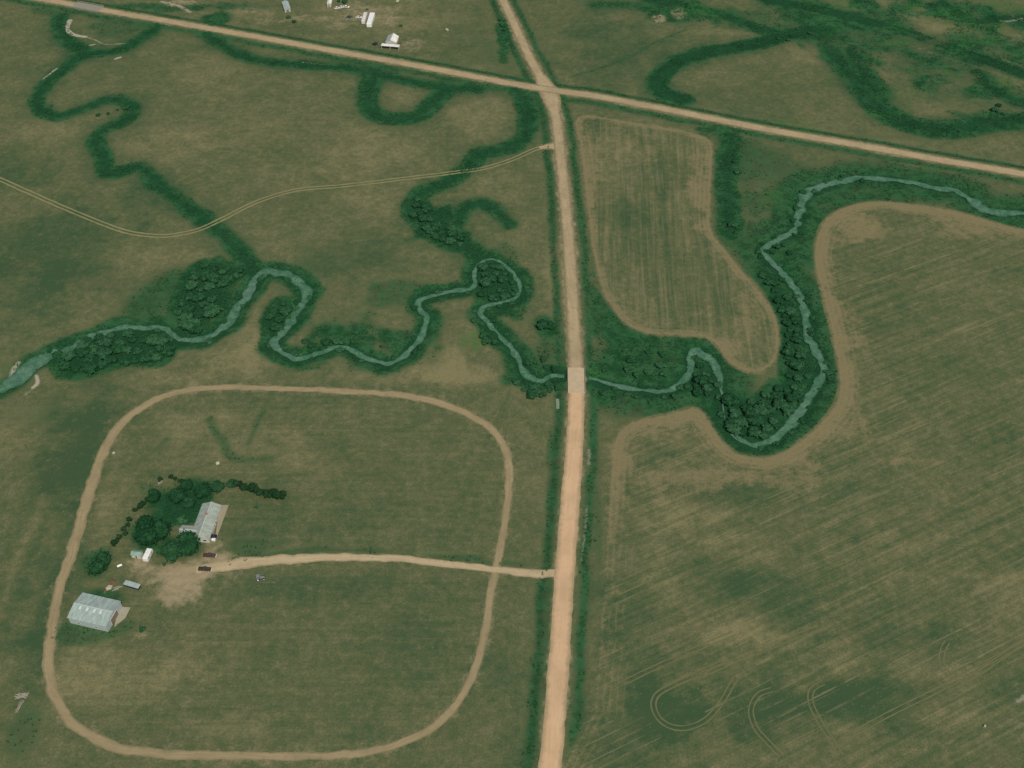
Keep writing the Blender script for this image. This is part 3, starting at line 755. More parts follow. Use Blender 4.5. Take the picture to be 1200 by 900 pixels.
def clear_of_water(px, py, m=1.2):
    x, y = at(px, py, 1.6); a = np.array([x]); b = np.array([y])
    return min(pdist(a, b, P_CR, 30)[0], pdist(a, b, P_CJ, 30)[0]) > m and min(pdist(a, b, P_N, 30)[0], pdist(a, b, P_S, 30)[0]) > 9
def thicket(kind, poly, n, label, group, cat, mind, scale=1.0):
    P = np.array(poly, float); pts = []; rr = random.Random(len(label) + n)
    lo, hi = P.min(0), P.max(0); tries = 0
    while len(pts) < n and tries < 6000:
        tries += 1
        x, y = rr.uniform(lo[0], hi[0]), rr.uniform(lo[1], hi[1])
        if not inside(np.array([x]), np.array([y]), P)[0] or not clear_of_water(x, y): continue
        if any(math.hypot(x - a, (y - b) * 1.35) < mind * rr.uniform(.75, 1.1) for a, b in pts): continue
        pts.append((x, y))
    for x, y in pts: plant(kind, x, y, label, group, cat, scale * rr.uniform(.6, 1.32))

LW = 'tree'
thicket('willow', [(62,412),(90,398),(120,390),(160,389),(195,396),(200,410),(190,424),(150,424),(110,432),(72,434)], 34,
        'dark bushy willow in the long thicket south of the creek beside the pool', 'willows in the long thicket by the pool', LW, 10)
thicket('willow', [(212,345),(225,322),(240,308),(275,312),(290,318),(270,330),(258,350),(243,370),(232,386),(215,384),(206,368)], 26,
        'dark bushy willow in the thicket left of the creek bend, north of the long thicket', 'willows in the thicket left of the creek bend', LW, 11, 1.1)
thicket('willow', [(316,362),(332,352),(340,362),(330,390),(317,388)], 6,
        'round willow in the small clump inside the creek loop right of the bend', 'willows in the small clump inside the loop', LW, 10, .85)
thicket('shrub', [(350,400),(372,392),(396,395),(396,404),(350,412)], 5,
        'low dark shrub on the north bank of the creek above the oval track', 'shrubs on the bank above the oval track', 'shrub', 9, 1.1)
thicket('shrub', [(400,392),(425,385),(440,395),(450,412),(425,412),(402,402)], 6,
        'low green shrub in damp grass north of the creek before its northward turn', 'shrubs left of the northward creek turn', 'shrub', 10)
thicket('willow', [(484,232),(492,226),(500,240),(505,252),(530,268),(545,276),(542,287),(520,284),(495,268),(483,252)], 20,
        'dark leafy tree in the curved grove south of the two track trail', 'trees in the curved grove below the trail', LW, 8, .85)
thicket('willow', [(562,312),(580,306),(597,320),(606,337),(596,348),(570,352),(560,345)], 15,
        'dark leafy tree inside the tight northern loop of the creek', 'trees inside the tight northern creek loop', LW, 9, .85)
thicket('willow', [(556,362),(562,372),(574,388),(584,402),(570,404),(560,392),(553,375)], 6,
        'dark leafy tree on the west bank just below the tight creek loop', 'trees on the west bank below the tight loop', LW, 9, .8)
thicket('willow', [(604,446),(618,450),(645,452),(662,450),(655,460),(630,463),(607,460)], 7,
        'dark leafy tree on the south bank just west of the road bridge', 'trees on the south bank west of the bridge', LW, 9, .8)
thicket('shrub', [(615,424),(628,432),(660,432),(662,424),(640,418)], 5,
        'low dark shrub on the north bank just west of the road bridge', 'shrubs on the north bank west of the bridge', 'shrub', 10)
plant('willow', 636, 381, 'lone round willow left of the road north of the bridge', None, LW, 1.2)
plant('willow', 647, 380, 'smaller willow touching the lone round one left of the road', None, LW, .95)
thicket('shrub', [(694,398),(725,402),(790,412),(796,428),(780,438),(740,440),(700,432)], 13,
        'low dark shrub between the road and the creek loop north of the creek', 'shrubs between the road and the creek loop', 'shrub', 14)
thicket('shrub', [(700,455),(750,464),(795,462),(800,470),(760,474),(705,466)], 7,
        'low dark shrub on the south bank just east of the bridge', 'shrubs on the south bank east of the bridge', 'shrub', 13)
thicket('willow', [(801,448),(812,434),(826,420),(840,440),(845,462),(822,466)], 11,
        'dark leafy tree inside the small hooked creek loop', 'trees inside the small hooked loop', LW, 9, .85)
thicket('willow', [(840,462),(862,470),(885,470),(905,455),(930,450),(938,462),(920,490),(900,508),(880,514),(858,506),(842,480)], 30,
        'dark bushy tree in the broad thicket inside the southernmost creek bend', 'trees in the broad thicket of the southern bend', LW, 10, .95)
thicket('willow', [(886,320),(905,318),(922,345),(934,375),(938,400),(950,425),(944,448),(925,446),(920,410),(920,380),(910,350)], 26,
        'dark leafy tree in the narrow belt between the creek and the striped field', 'trees in the belt beside the striped field', LW, 9.5, .85)
thicket('shrub', [(888,294),(905,288),(928,284),(926,298),(908,305),(896,312)], 5,
        'low dark shrub in the creek bend east of the striped field top', 'shrubs in the bend east of the striped field', 'shrub', 9)
thicket('shrub', [(850,262),(862,262),(864,276),(852,276)], 3,
        'low dark shrub at the south end of the green swale beside the striped field', 'shrubs at the end of the green swale', 'shrub', 6)
thicket('shrub', [(860,185),(866,185),(866,215),(860,215)], 2,
        'low dark shrub in the middle of the green swale beside the striped field', 'shrubs in the middle of the green swale', 'shrub', 8)
thicket('shrub', [(1072,148),(1108,150),(1150,144),(1150,152),(1110,158),(1076,155)], 5,
        'low dark shrub along the bottom of the oxbow meadow in the upper right', 'shrubs along the upper right oxbow', 'shrub', 16, .7)
thicket('shrub', [(900,36),(930,30),(958,34),(940,46),(905,48)], 5,
        'low dark shrub where the two dark hollows meet near the top', 'shrubs where the dark hollows meet', 'shrub', 8)
thicket('shrub', [(1160,118),(1180,122),(1178,135),(1162,132)], 3,
        'low shrub in the wet corner at the right end of the oxbow', 'shrubs at the right end of the oxbow', 'shrub', 8)
thicket('shrub', [(590,10),(600,30),(592,40),(583,15)], 3, 'low shrub in the left verge of the northern road', 'shrubs in the verge of the northern road', 'shrub', 7)
thicket('shrub', [(60,118),(50,128),(70,136),(95,132),(120,122),(150,120),(150,132),(120,136)], 5,
        'low shrub in the upper left green hollow at its sharpest bends', 'shrubs in the upper left hollow', 'shrub', 12, .8)

# shrubs leaning over the creek
def bank(P, n, label, group, seed, lo=0.0, hi=1.0):
    rr = random.Random(seed); L = len(P); last = []
    for k in range(n):
        i = int(L * (lo + (hi - lo) * (k + rr.uniform(.1, .9)) / n)); i = min(max(i, 1), L - 2)
        d = P[i + 1] - P[i - 1]; d = d / (np.hypot(*d) + 1e-9); sgn = rr.choice((-1, 1))
        x, y = P[i] + np.array((-d[1], d[0])) * sgn * rr.uniform(1.9, 3.6)
        if min(pdist(np.array([x]), np.array([y]), Q, 20)[0] for Q in (P_N, P_S)) < 9: continue
        pr = pick.choice(PROTO['shrub']); sc = rr.uniform(.6, 1.15)
        z = ground_z(x, y) - .1; rz = rr.uniform(0, 6.28); s3 = (sc * 1.1, sc, sc * .85)
        if not pr[1]:
            pr[1] = True; t = pr[0]; t.location = (x, y, z); t.rotation_euler = (0, 0, rz); t.scale = s3; tag(t, label, 'shrub', group)
        else: dup(pr[0], (x, y, z), rz, label, 'shrub', group, s3)
bank(P_CR, 34, 'low green shrub leaning over the wide creek loop round the big field', 'shrubs over the creek by the big field', 5, .3, .97)
bank(P_CJ, 44, 'low green shrub leaning over the winding creek between the loop and pool', 'shrubs over the winding creek west of the tight loop', 6, .50, .93)
bank(P_CJ, 26, 'low green shrub leaning over the creek between the bridge and the tight loop', 'shrubs over the creek from bridge to tight loop', 7, .26, .49)
bank(P_CJ, 8, 'low green shrub leaning over the creek just east of the bridge', 'shrubs over the creek east of the bridge', 8, .12, .22)
# farmyard trees
plant('cottonwood', 116, 661, 'round dark tree standing alone between the oval track and the metal shed', None, LW, 1.05)
plant('cottonwood', 179, 625, 'big dark tree left of the farmhouse, tallest of the yard', None, LW, 1.3)
plant('cottonwood', 170, 613, 'dark tree overlapping the north edge of the tallest yard tree', None, LW, .9)
plant('cottonwood', 222, 640, 'big round tree close to the parked pickups south of the farmhouse', None, LW, 1.05)
plant('cottonwood', 204, 644, 'broad lighter tree beside the white camper trailer', None, LW, .95)
plant('cottonwood', 181, 583, 'dark oval tree at the upper left corner of the yard', None, LW, .78)
plant('cottonwood', 207, 581, 'dark tree northwest of the farmhouse, next to the upper left corner tree', None, LW, .85)
plant('cottonwood', 222, 590, 'dark tree hugging the west wall of the farmhouse', None, LW, .7)
plant('cottonwood', 236, 575, 'dark tree directly behind the north end of the farmhouse', None, LW, .85)
plant('cottonwood', 254, 570, 'tree behind the farmhouse where the hedge begins', None, LW, .7)
plant('cottonwood', 220, 568, 'tree at the back of the yard between the dead brush line and the house', None, LW, .65)
plant('willow', 271, 567, 'small bushy tree at the left end of the long hedge', None, LW, .95)
plant('willow', 213, 610, 'small tree in the corner between the house and its west wing', None, LW, .75)
for k, (x, y) in enumerate([(276,566),(281,568),(286,570),(291,572),(296,573),(301,575),(306,577),(311,578),(316,579),(321,580),(326,581),(330,580)]):
    plant('cedar', x, y, 'dark cedar bush in the straight hedge running east behind the farmhouse', 'cedars of the straight hedge', 'shrub', 1.75)
for k, (x, y) in enumerate([(200,559),(205,561),(210,563),(215,564)]):
    plant('cedar', x, y, 'dark bush in the short row at the back edge of the yard', 'bushes of the short back row', 'shrub', 1.0)
for k, (x, y) in enumerate([(187,562),(172,585),(163,594),(158,597),(149,615),(144,620),(147,625),(137,633),(133,637),(140,629),(152,609),(168,590)]):
    plant('cedar', x, y, 'small dark bush in the slanting row along the west edge of the yard', 'bushes along the west edge of the yard', 'shrub', 1.15)
plant('shrub', 166, 737, 'small dark brush clump east of the metal shed', None, 'shrub', .75)
plant('shrub', 300, 594, 'small bush alone in the hay field east of the farmhouse', None, 'shrub', .45)
plant('shrub', 192, 661, 'tiny dark bush at the edge of the gravel yard', None, 'shrub', .45)
for key in PROTO:
    for pr in PROTO[key]:
        if not pr[1]:
            for ch in list(pr[0].children): bpy.data.objects.remove(ch)
            bpy.data.objects.remove(pr[0])

# reeds and tall grass in the damp hollows
def reeds():
    r = np.random.default_rng(5)
    w = np.clip(lush_and_shadow - .35, 0, 1) + .4 * deep
    w = w * (Y < 430) * (np.abs(X) < 420) * (dc > 2.2) * (np.minimum(np.minimum(pdist(X, Y, P_CROSS, 12), pdist(X, Y, P_N, 12)), pdist(X, Y, P_S, 12)) > 6.5)
    w = w * (.25 + (fbm(X, Y, 1 / 9.0, 21) > .02))
    idx = r.choice(len(X), 36000, p=w / w.sum())
    n = len(idx)
    bx = X[idx] + r.uniform(-.5, .5, n); by = Y[idx] + r.uniform(-.5, .5, n); bz = Z[idx] - .05
    V = []; 
    hgt = r.uniform(.25, .6, n); a0 = r.uniform(0, 6.28, n); clump = np.repeat(r.random(n) ** 1.5, 12)
    for k in range(3):
        a = a0 + k * 2.1; lean = r.uniform(.25, .7, n); ww = r.uniform(.12, .3, n)
        dx, dy = np.cos(a), np.sin(a)
        V += [np.stack([bx - dy * ww, by + dx * ww, bz], 1), np.stack([bx + dy * ww, by - dx * ww, bz], 1),
              np.stack([bx + dy * ww * .5 + dx * lean, by - dx * ww * .5 + dy * lean, bz + hgt], 1), np.stack([bx - dy * ww * .7 + dx * lean, by + dx * ww * .7 + dy * lean, bz + hgt * .9], 1)]
    V = np.stack(V, 1).reshape(-1, 3)
    nf = n * 3
    me = bpy.data.meshes.new('reeds')
    me.vertices.add(len(V)); me.loops.add(nf * 4); me.polygons.add(nf)
    me.vertices.foreach_set('co', V.astype(np.float32).ravel())
    me.loops.foreach_set('vertex_index', np.arange(nf * 4, dtype=np.int32))
    me.polygons.foreach_set('loop_start', np.arange(0, nf * 4, 4, dtype=np.int32))
    me.update(calc_edges=True)
    me.attributes.new('clump', 'FLOAT', 'POINT').data.foreach_set('value', clump.astype(np.float32))
    me.materials.append(mat_leaf('reed_leaf', (.024, .100, .036), (.040, .135, .052), (.070, .165, .080)))
    o = bpy.data.objects.new('reeds', me); COL.objects.link(o); o['kind'] = 'stuff'
    tag(o, 'tall green reeds and sedge filling the damp hollows along the creek', 'reeds')
reeds()

# ------------------------------------------------------------------ buildings
def mat_roof(name, col, rough=.45, seam=1.1):
    g = NT(name); t = g.n('ShaderNodeTexCoord').outputs['Object']
    w = g.n('ShaderNodeTexWave', bands_direction='X'); g.put(w.inputs['Vector'], t); w.inputs['Scale'].default_value = seam
    n = g.noise(g.mapv(t, 0, (1, .25, 1)), .9, 4)
    c = g.mix(g.smooth(n, .35, .7), tuple(x * .82 for x in col), tuple(min(1, x * 1.12) for x in col))
    c = g.mix(g.math('MULTIPLY', g.smooth(g.noise(t, .35, 3), .55, .75), .25), c, (.30, .22, .15))
    g.bump(w.outputs['Fac'], .25, .05)
    return g.out(c, rough, .35)
M_ROOF_SHED = mat_roof('shed_roof_metal', (.34, .41, .345))
M_ROOF_HOUSE = mat_roof('house_roof', (.33, .36, .285), .8, 2.2)
M_ROOF_WHITE = mat_roof('white_roof', (.78, .74, .62), .6)
M_ROOF_GREY = mat_roof('grey_roof', (.36, .42, .38), .7)
M_ROOF_GREEN = mat_roof('pale_green_roof', (.22, .34, .25), .7)
M_WALL = simple('pale_siding', (.52, .50, .42), .8, .2, .08)
M_WALLG = simple('metal_siding', (.40, .44, .40), .6, .3, .1)
M_CAP = simple('ridge_metal', (.46, .50, .44), .5, .3, .1)
M_PANEL = simple('translucent_panel', (.52, .58, .52), .5, .3, .2)
M_GLASS = simple('window_glass', (.03, .04, .05), .12, .6, .1)
M_TRIM = simple('white_trim', (.72, .70, .64), .6, .3, .05)
M_CONC = simple('concrete', (.33, .305, .21), .9, .1, .15, .6)
M_DOOR = simple('door_paint', (.22, .16, .11), .6, .3, .1)
M_DARK = simple('dark_steel', (.035, .033, .03), .6, .3, .3)
M_RUST = simple('rusty_metal', (.16, .085, .05), .85, .2, .35)
M_WHITE = simple('white_paint', (.80, .78, .70), .4, .4, .05)
M_PATIO = simple('pinkish_concrete', (.31, .265, .17), .9, .1, .15, .6)

def quad_fit(q, z):
    c = [Vector(at(x, y, z)) for x, y in q]          # TL, TR, BR, BL
    ctr = sum(c, Vector((0, 0))) / 4
    u = ((c[1] - c[0]) + (c[2] - c[3])) / 2
    w = ((c[0] - c[3]) + (c[1] - c[2])) / 2
    return ctr.x, ctr.y, math.atan2(u.y, u.x), u.length, w.length

def gable(root, L, W_, eave, rise, wall, roof, over=.35, ridge_cap=True, cx=0, cy=0, rot=0.0, closed_ends=True):
    """long axis along local x"""
    M = Matrix.Translation((cx, cy, 0)) @ Matrix.Rotation(rot, 4, 'Z')
    def tr(mb): mb.v = [tuple(M @ Vector(v)) for v in mb.v]; return mb
    hw, hl = W_ / 2 - over, L / 2 - over
    wl = MB().prism([(-hw, -.1), (hw, -.1), (hw, eave), (0, eave + rise * hw / (W_ / 2) - .06), (-hw, eave)], -hl, hl, axis='x')
    o = tr(wl).build('wall', wall, root)
    t = .12; sl = rise / (W_ / 2); d = sl * over
    rf = MB().prism([(-W_ / 2, eave - d), (0, eave + rise - d), (W_ / 2, eave - d), (W_ / 2, eave - d + t), (0, eave + rise - d + t * 1.2), (-W_ / 2, eave - d + t)], -L / 2, L / 2, axis='x')
    r_ = tr(rf).build('roof', roof, root)
    if ridge_cap:
        tr(MB().prism([(-.2, eave + rise - d + t * 1.2 - .2 * sl + .02), (0, eave + rise - d + t * 1.2 + .05), (.2, eave + rise - d + t * 1.2 - .2 * sl + .02)], -L / 2 - .02, L / 2 + .02, axis='x')).build('ridge_cap', M_CAP, r_)
    return M, hl, hw
def wall_panel(root, M, name, mat, side, a, z0, w, h, hl, hw, frame=True):
    """side: 's','n' walls along x; 'e','w' gable ends. a = position along the wall"""
    def put(b, n_, m_, par):
        b.v = [tuple(M @ Vector(v)) for v in b.v]; return b.build(n_, m_, par)
    def bx(a0, z0, a1, z1, t0, t1):
        if side == 's': return MB().box(a0, -hw - t1, z0, a1, -hw - t0, z1)
        if side == 'n': return MB().box(a0, hw + t0, z0, a1, hw + t1, z1)
        if side == 'e': return MB().box(hl + t0, a0, z0, hl + t1, a1, z1)
        return MB().box(-hl - t1, a0, z0, -hl - t0, a1, z1)
    o = put(bx(a - w / 2, z0, a + w / 2, z0 + h, -.05, .05), name, mat, root)
    if frame:
        f = MB()
        for q in ((a - w/2 - .1, z0 - .1, a + w/2 + .1, z0), (a - w/2 - .1, z0 + h, a + w/2 + .1, z0 + h + .1), (a - w/2 - .1, z0, a - w/2, z0 + h), (a + w/2, z0, a + w/2 + .1, z0 + h)):
            b = bx(*q, -.02, .09); f.add(b.v, b.f)
        put(f, 'frame', M_TRIM, o)
    return o

# metal shed
cx, cy, rot, L, W_ = quad_fit([(97,697),(142,707),(127,738),(81,727)], 2.4)
t = thing('machine_shed', 'large pale metal roofed shed at the lower left inside the oval track', 'shed', (cx, cy), rot)
M, hl, hw = gable(t, L, W_, 4.3, 1.5, M_WALLG, M_ROOF_SHED, .3)
rf = [o for o in t.children if o.name.startswith('roof')][0]
for x in (-.30, -.12, .06, .22):                      # translucent panels near the ridge
    b = MB(); s_ = 1.5 / (W_ / 2)
    y0, y1 = -W_ * .16, -W_ * .04
    zt = lambda y: 4.3 + 1.5 - s_ * .3 + .144 + s_ * y + .012
    b.add([(x * L - .5, y0, zt(y0)), (x * L + .5, y0, zt(y0)), (x * L + .5, y1, zt(y1)), (x * L - .5, y1, zt(y1))], [(0, 1, 2, 3)]).build('skylight', M_PANEL, rf)
wall_panel(t, M, 'door', M_DOOR, 'e', 0, 0, W_ * .42, 3.6, hl, hw)
wall_panel(t, M, 'window', M_GLASS, 's', -L * .25, 1.3, 1.2, .9, hl, hw); wall_panel(t, M, 'window', M_GLASS, 's', L * .2, 1.3, 1.2, .9, hl, hw)
ap = MB(); c4 = [at(x, y) for x, y in [(139,711),(153,712),(147,724),(134,735)]]
gz = [ground_z(*c) for c in c4]
ap.add([(c[0], c[1], z + .12) for c, z in zip(c4, gz)] + [(c[0], c[1], z - .2) for c, z in zip(c4, gz)], [(0,1,2,3),(7,6,5,4),(0,4,5,1),(1,5,6,2),(2,6,7,3),(3,7,4,0)])
o = ap.build('concrete_apron', M_CONC); o['kind'] = 'structure'

# farmhouse: main block and west wing
cx, cy, rot, L, W_ = quad_fit([(234,592),(257,593),(249,635),(226,632)], 1.8)
t = thing('farmhouse', 'pale green grey roofed farmhouse with a west wing among the yard trees', 'house', (cx, cy), rot + R(90))
M, hl, hw = gable(t, W_, L, 2.9, 1.9, M_WALL, M_ROOF_HOUSE, .45)
# note: the ridge runs north-south, local x
for a in (-5.5, -1.0, 3.2): wall_panel(t, M, 'window', M_GLASS, 's', a, 1.0, 1.3, 1.2, hl, hw)
wall_panel(t, M, 'door', M_DOOR, 's', 1.1, 0, 1.0, 2.1, hl, hw)
for a in (-2.2, 2.0): wall_panel(t, M, 'window', M_GLASS, 'w', a, 1.0, 1.4, 1.2, hl, hw)
for a in (4.6, -3.0): wall_panel(t, M, 'window', M_GLASS, 'n', a, 1.0, 1.2, 1.1, hl, hw)
wx, wy = (Matrix.Rotation(-(rot + R(90)), 4, 'Z') @ Vector((*at(221, 622, 3.0), 0)) - Matrix.Rotation(-(rot + R(90)), 4, 'Z') @ Vector((cx, cy, 0)))[:2]
M2, hl2, hw2 = gable(t, 8.0, 6.4, 2.7, 1.3, M_WALL, M_ROOF_HOUSE, .4, cx=wx, cy=wy, rot=R(90))
wall_panel(t, M2, 'window', M_GLASS, 'e', 0, 1.0, 1.2, 1.1, hl2, hw2)
rf = [o for o in t.children if o.name.startswith('roof')][0]
MB().box(2.3, -.35, 4.0, 2.95, .35, 5.6, .04).box(2.25, -.4, 5.6, 3.0, .4, 5.72).build('chimney', simple('chimney_brick', (.30, .16, .11), .9), rf)
pt = MB(); c4 = [at(x, y) for x, y in [(258,592),(268,592),(257,622),(251,638)]]
gz = max(ground_z(*c) for c in c4)
pt.add([(c[0], c[1], gz + .14) for c in c4] + [(c[0], c[1], gz - .5) for c in c4], [(0,1,2,3),(7,6,5,4),(0,4,5,1),(1,5,6,2),(2,6,7,3),(3,7,4,0)])
o = pt.build('patio', M_PATIO); o['kind'] = 'structure'

# pale green hut, camper, stock trailer
cx, cy, rot, L, W_ = quad_fit([(155,643),(167,645),(165,651),(153,650)], 2.6)
t = thing('garden_hut', 'small hut with pale green roof beside the white camper trailer', 'hut', (cx, cy), rot)
M, hl, hw = gable(t, L, W_, 2.3, .8, M_WALL, M_ROOF_GREEN, .2, False)
wall_panel(t, M, 'door', M_DOOR, 's', 0, 0, .9, 1.9, hl, hw); wall_panel(t, M, 'window', M_GLASS, 'e', 0, 1.0, .7, .7, hl, hw)

def wheel(name, x, y, r, wd, par, rim=True):
    o = MB().cyl((x, y - wd / 2, r), (x, y + wd / 2, r), r, n=16).build('wheel', M_TYRE, par)
    if rim: MB().cyl((x, y - wd / 2 - .012, r), (x, y + wd / 2 + .012, r), r * .55, n=12).build('rim', M_TRIM, o)
    return o
M_TYRE = simple('tyre_rubber', (.02, .02, .02), .9, .1)
def camper(name, label, cat, p0, p1, wid, h, mat=None, group=None):
    a, b = Vector(at(*p0, h)), Vector(at(*p1, h)); d = b - a; L = d.length; c = (a + b) / 2
    t = thing(name, label, cat, (c.x, c.y), math.atan2(d.y, d.x), group)
    prof = [(-L/2, .55), (-L/2 + .25, .45), (L/2 - .3, .45), (L/2, .8), (L/2, h - .35), (L/2 - .3, h), (-L/2 + .2, h), (-L/2, h - .2)]
    MB().prism(prof, -wid/2, wid/2).build('body', mat or M_WHITE, t)
    MB().box(-L * .12, -.4, h, L * .06, .4, h + .22, .04).build('roof_vent', M_TRIM, t)
    for s_ in (-1, 1):
        for x in (-L * .25, L * .2): MB().box(x - .5, s_ * wid/2 - .03, 1.4, x + .5, s_ * wid/2 + .03, 2.0).build('window', M_GLASS, t)
        wheel('wheel', -.1, s_ * (wid/2 - .12), .34, .22, t)
    MB().box(.5, -wid/2 - .03, .6, 1.15, -wid/2 + .03, 2.1).build('door', M_TRIM, t)
    MB().cyl((L/2, -.5, .45), (L/2 + 1.1, 0, .45), .05).cyl((L/2, .5, .45), (L/2 + 1.1, 0, .45), .05).build('hitch', M_DARK, t)
    return t
camper('camper_trailer', 'slim white camper trailer parked slantwise beside the yard trees', 'camper', (169.5,654.5), (175.5,642), 2.3, 2.6)

a, b = Vector(at(146, 682, 1.9)), Vector(at(163, 687, 1.9)); d = b - a; L = d.length
t = thing('stock_trailer', 'grey topped stock trailer parked northeast of the metal shed', 'trailer', ((a + b) / 2)[:], math.atan2(d.y, d.x))
MB().box(-L/2, -1.1, .55, L/2, 1.1, 1.5).build('body', M_DARK, t)
MB().box(-L/2 - .05, -1.15, 1.5, L/2 + .05, 1.15, 2.1, .1).build('roof', M_ROOF_GREY, t)
MB().box(-L/2 - .06, -1.0, .6, -L/2, 1.0, 1.48).build('tailgate', M_RUST, t)
MB().cyl((L/2, -.5, .6), (L/2 + 1.2, 0, .6), .06).cyl((L/2, .5, .6), (L/2 + 1.2, 0, .6), .06).build('hitch', M_DARK, t)
for s_ in (-1, 1):
    for x in (-.45, .45): wheel('wheel', x, s_ * 1.2, .36, .22, t)

# junk beside the shed
def heap(name, label, cat, px, py, rx, ry, h, mat, seed, group=None):
    x, y = at(px, py); r = random.Random(seed)
    bm = bmesh.new(); bmesh.ops.create_icosphere(bm, subdivisions=3, radius=1)
    for v in bm.verts:
        k = 1 + .18 * math.sin(v.co.x * 5 + seed) * math.cos(v.co.y * 4) + r.uniform(-.08, .08)
        v.co = Vector((v.co.x * rx * k, v.co.y * ry * k, max(v.co.z, -.15) * h * k))
    o = MB().take(bm).build(name, mat)
    o.location = (x, y, ground_z(x, y)); o.rotation_euler.z = r.uniform(0, 3)
    return tag(o, label, cat, group)
M_TARP = simple('pale_tarp', (.42, .36, .27), .7, .2, .2, 1)
heap('tarp_pile', 'pale tan tarp covered pile just north of the metal shed', 'pile', 127.5, 689, 1.5, 1.1, 1.1, M_TARP, 3)
heap('scrap_heap', 'brown rusty scrap heap next to the tan tarp covered pile', 'heap', 132, 682, 1.5, .9, .8, M_RUST, 4)
heap('scrap_heap', 'dark rusty scrap lump just west of the tan tarp covered pile', 'heap', 123, 693, 1.0, .7, .6, M_RUST, 8)
def planks(name, label, cat, px, py, n, ln, wd, mat, rz, seed, px2=None):
    x, y = at(px, py); r = random.Random(seed); m = MB()
    for k in range(n):
        b = MB().box(-ln/2, -wd/2, 0, ln/2, wd/2, .09)
        Q = Matrix.Translation((r.uniform(-.8, .8), r.uniform(-.7, .7), .05 + k * .1)) @ Matrix.Rotation(r.uniform(-.5, .5), 4, 'Z') @ Matrix.Rotation(r.uniform(-.05, .05), 4, 'Y')
        m.add([Q @ Vector(v) for v in b.v], b.f)
    o = m.build(name, mat); o.location = (x, y, ground_z(x, y)); o.rotation_euler.z = rz
    return tag(o, label, cat)
planks('board_stack', 'stack of pale boards between the tarp pile and the stock trailer', 'boards', 137.5, 690, 7, 3.0, .35, M_PALEWOOD, .4, 2)
planks('board_stack', 'pale boards dumped in the green patch at the far lower left', 'boards', 26, 816, 9, 4.2, .45, M_PALEWOOD, .15, 5)
planks('fallen_fence', 'greyish fallen fence boards trailing south of the dumped boards', 'fence', 24, 828, 8, 4.6, .22, M_PALEWOOD, 1.3, 6)
planks('board_stack', 'pile of pale brush and boards at the upper left corner tree', 'boards', 188, 566, 6, 2.2, .25, M_PALEWOOD, .9, 9)

x, y = at(140, 662.5, 1.0)
t = thing('propane_tank', 'small bright white tank on legs between round tree and camper', 'tank', (x, y), .5)
MB().capsule((-.9, 0, .95), (.9, 0, .95), .5).build('tank_body', M_WHITE, t, True)
MB().cyl((0, 0, 1.4), (0, 0, 1.62), .18, .14).build('valve_dome', M_WHITE, t)
for s_ in (-1, 1): MB().box(s_ * .75 - .09, -.4, -.05, s_ * .75 + .09, .4, .55).build('leg', M_CONC, t)

x, y = at(653.5, 473)
o = MB().box(-.85, -3.4, -.2, .85, 3.4, .16, .05).build('concrete_slab', simple('mossy_concrete', (.20, .24, .15), .9, .1, .2, 1)); o.location = (x, y, ground_z(x, y) + .05); o.rotation_euler.z = .02
tag(o, 'pale mossy concrete slab lying in the verge southwest of the bridge', 'slab')

def stone(px, py, r, label, mat, name='round_bale', cat='hay bale'):
    x, y = at(px, py, r)
    m = MB().cyl((-r * .9, 0, r * .96), (r * .9, 0, r * .96), r, n=18).cyl((-r * .93, 0, r * .96), (r * .93, 0, r * .96), r * .7, n=18)
    o = m.build(name, mat); o.location = (x, y, ground_z(x, y)); o.rotation_euler.z = px
    return tag(o, label, cat)
M_BALE = simple('bale_straw', (.42, .40, .26), .95, .05, .3, 4)
stone(255, 543, .85, 'pale round bale alone in the grass north of the yard trees', M_BALE)
stone(133, 531, .6, 'small tan bale just inside the upper left bend of the oval track', M_BALE)
stone(524, 35, .9, 'pale round bale alone in the pasture left of the northern road', M_BALE)
stone(1154, 851, .45, 'small pale bale in the grass at the far lower right', M_BALE)

# ------------------------------------------------------------------ vehicles
def mirror(f):
    for s_ in (-1, 1): f(s_)
def pickup(label, px0, px1, py, paint, rz_flip=False):
    """photo span px0..px1 along the vehicle"""
    a, b = Vector(at(*px0, .9)), Vector(at(*px1, .9)); d = b - a; c = (a + b) / 2
    t = thing('pickup_truck', label, 'pickup', (c.x, c.y), math.atan2(d.y, d.x))
    MB().prism([(-2.8, .5), (2.75, .45), (2.85, .8), (2.7, 1.12), (1.2, 1.2), (-.75, 1.2), (-.75, .75), (-2.7, .75), (-2.7, 1.2), (-2.8, 1.2)], -.88, .88).build('body', paint, t)
    for s_ in (-1, 1): MB().box(-2.8, s_ * .88 - (.1 if s_ > 0 else 0), .5, -.75, s_ * .88 + (.1 if s_ < 0 else 0), 1.22).build('bed_side', paint, t)
    MB().prism([(-.7, 1.2), (1.25, 1.2), (.6, 1.82), (-.6, 1.85)], -.76, .76).build('cabin', paint, t)
    MB().add([(1.20, -.70, 1.26), (1.20, .70, 1.26), (.64, .64, 1.79), (.64, -.64, 1.79)], [(0, 1, 2, 3)]).build('windscreen', M_GLASS, t).location = (.03, 0, .02)
    for s_ in (-1, 1):
        MB().box(-.5, s_ * .77 - .015, 1.3, .7, s_ * .77 + .015, 1.7).build('side_window', M_GLASS, t)
        for x in (-1.75, 1.8): wheel('wheel', x, s_ * .82, .39, .26, t)
        MB().box(2.72, s_ * .62 - .16, .8, 2.87, s_ * .62 + .16, .98, .02).build('headlight', M_WHITE, t)
    MB().box(2.78, -.85, .42, 2.95, .85, .62, .03).build('bumper', M_TRIM, t)
    return t
M_BROWN = simple('brown_car_paint', (.085, .05, .035), .35, .5, .1)
M_OLIVE = simple('dark_olive_car_paint', (.055, .045, .028), .3, .5, .1)
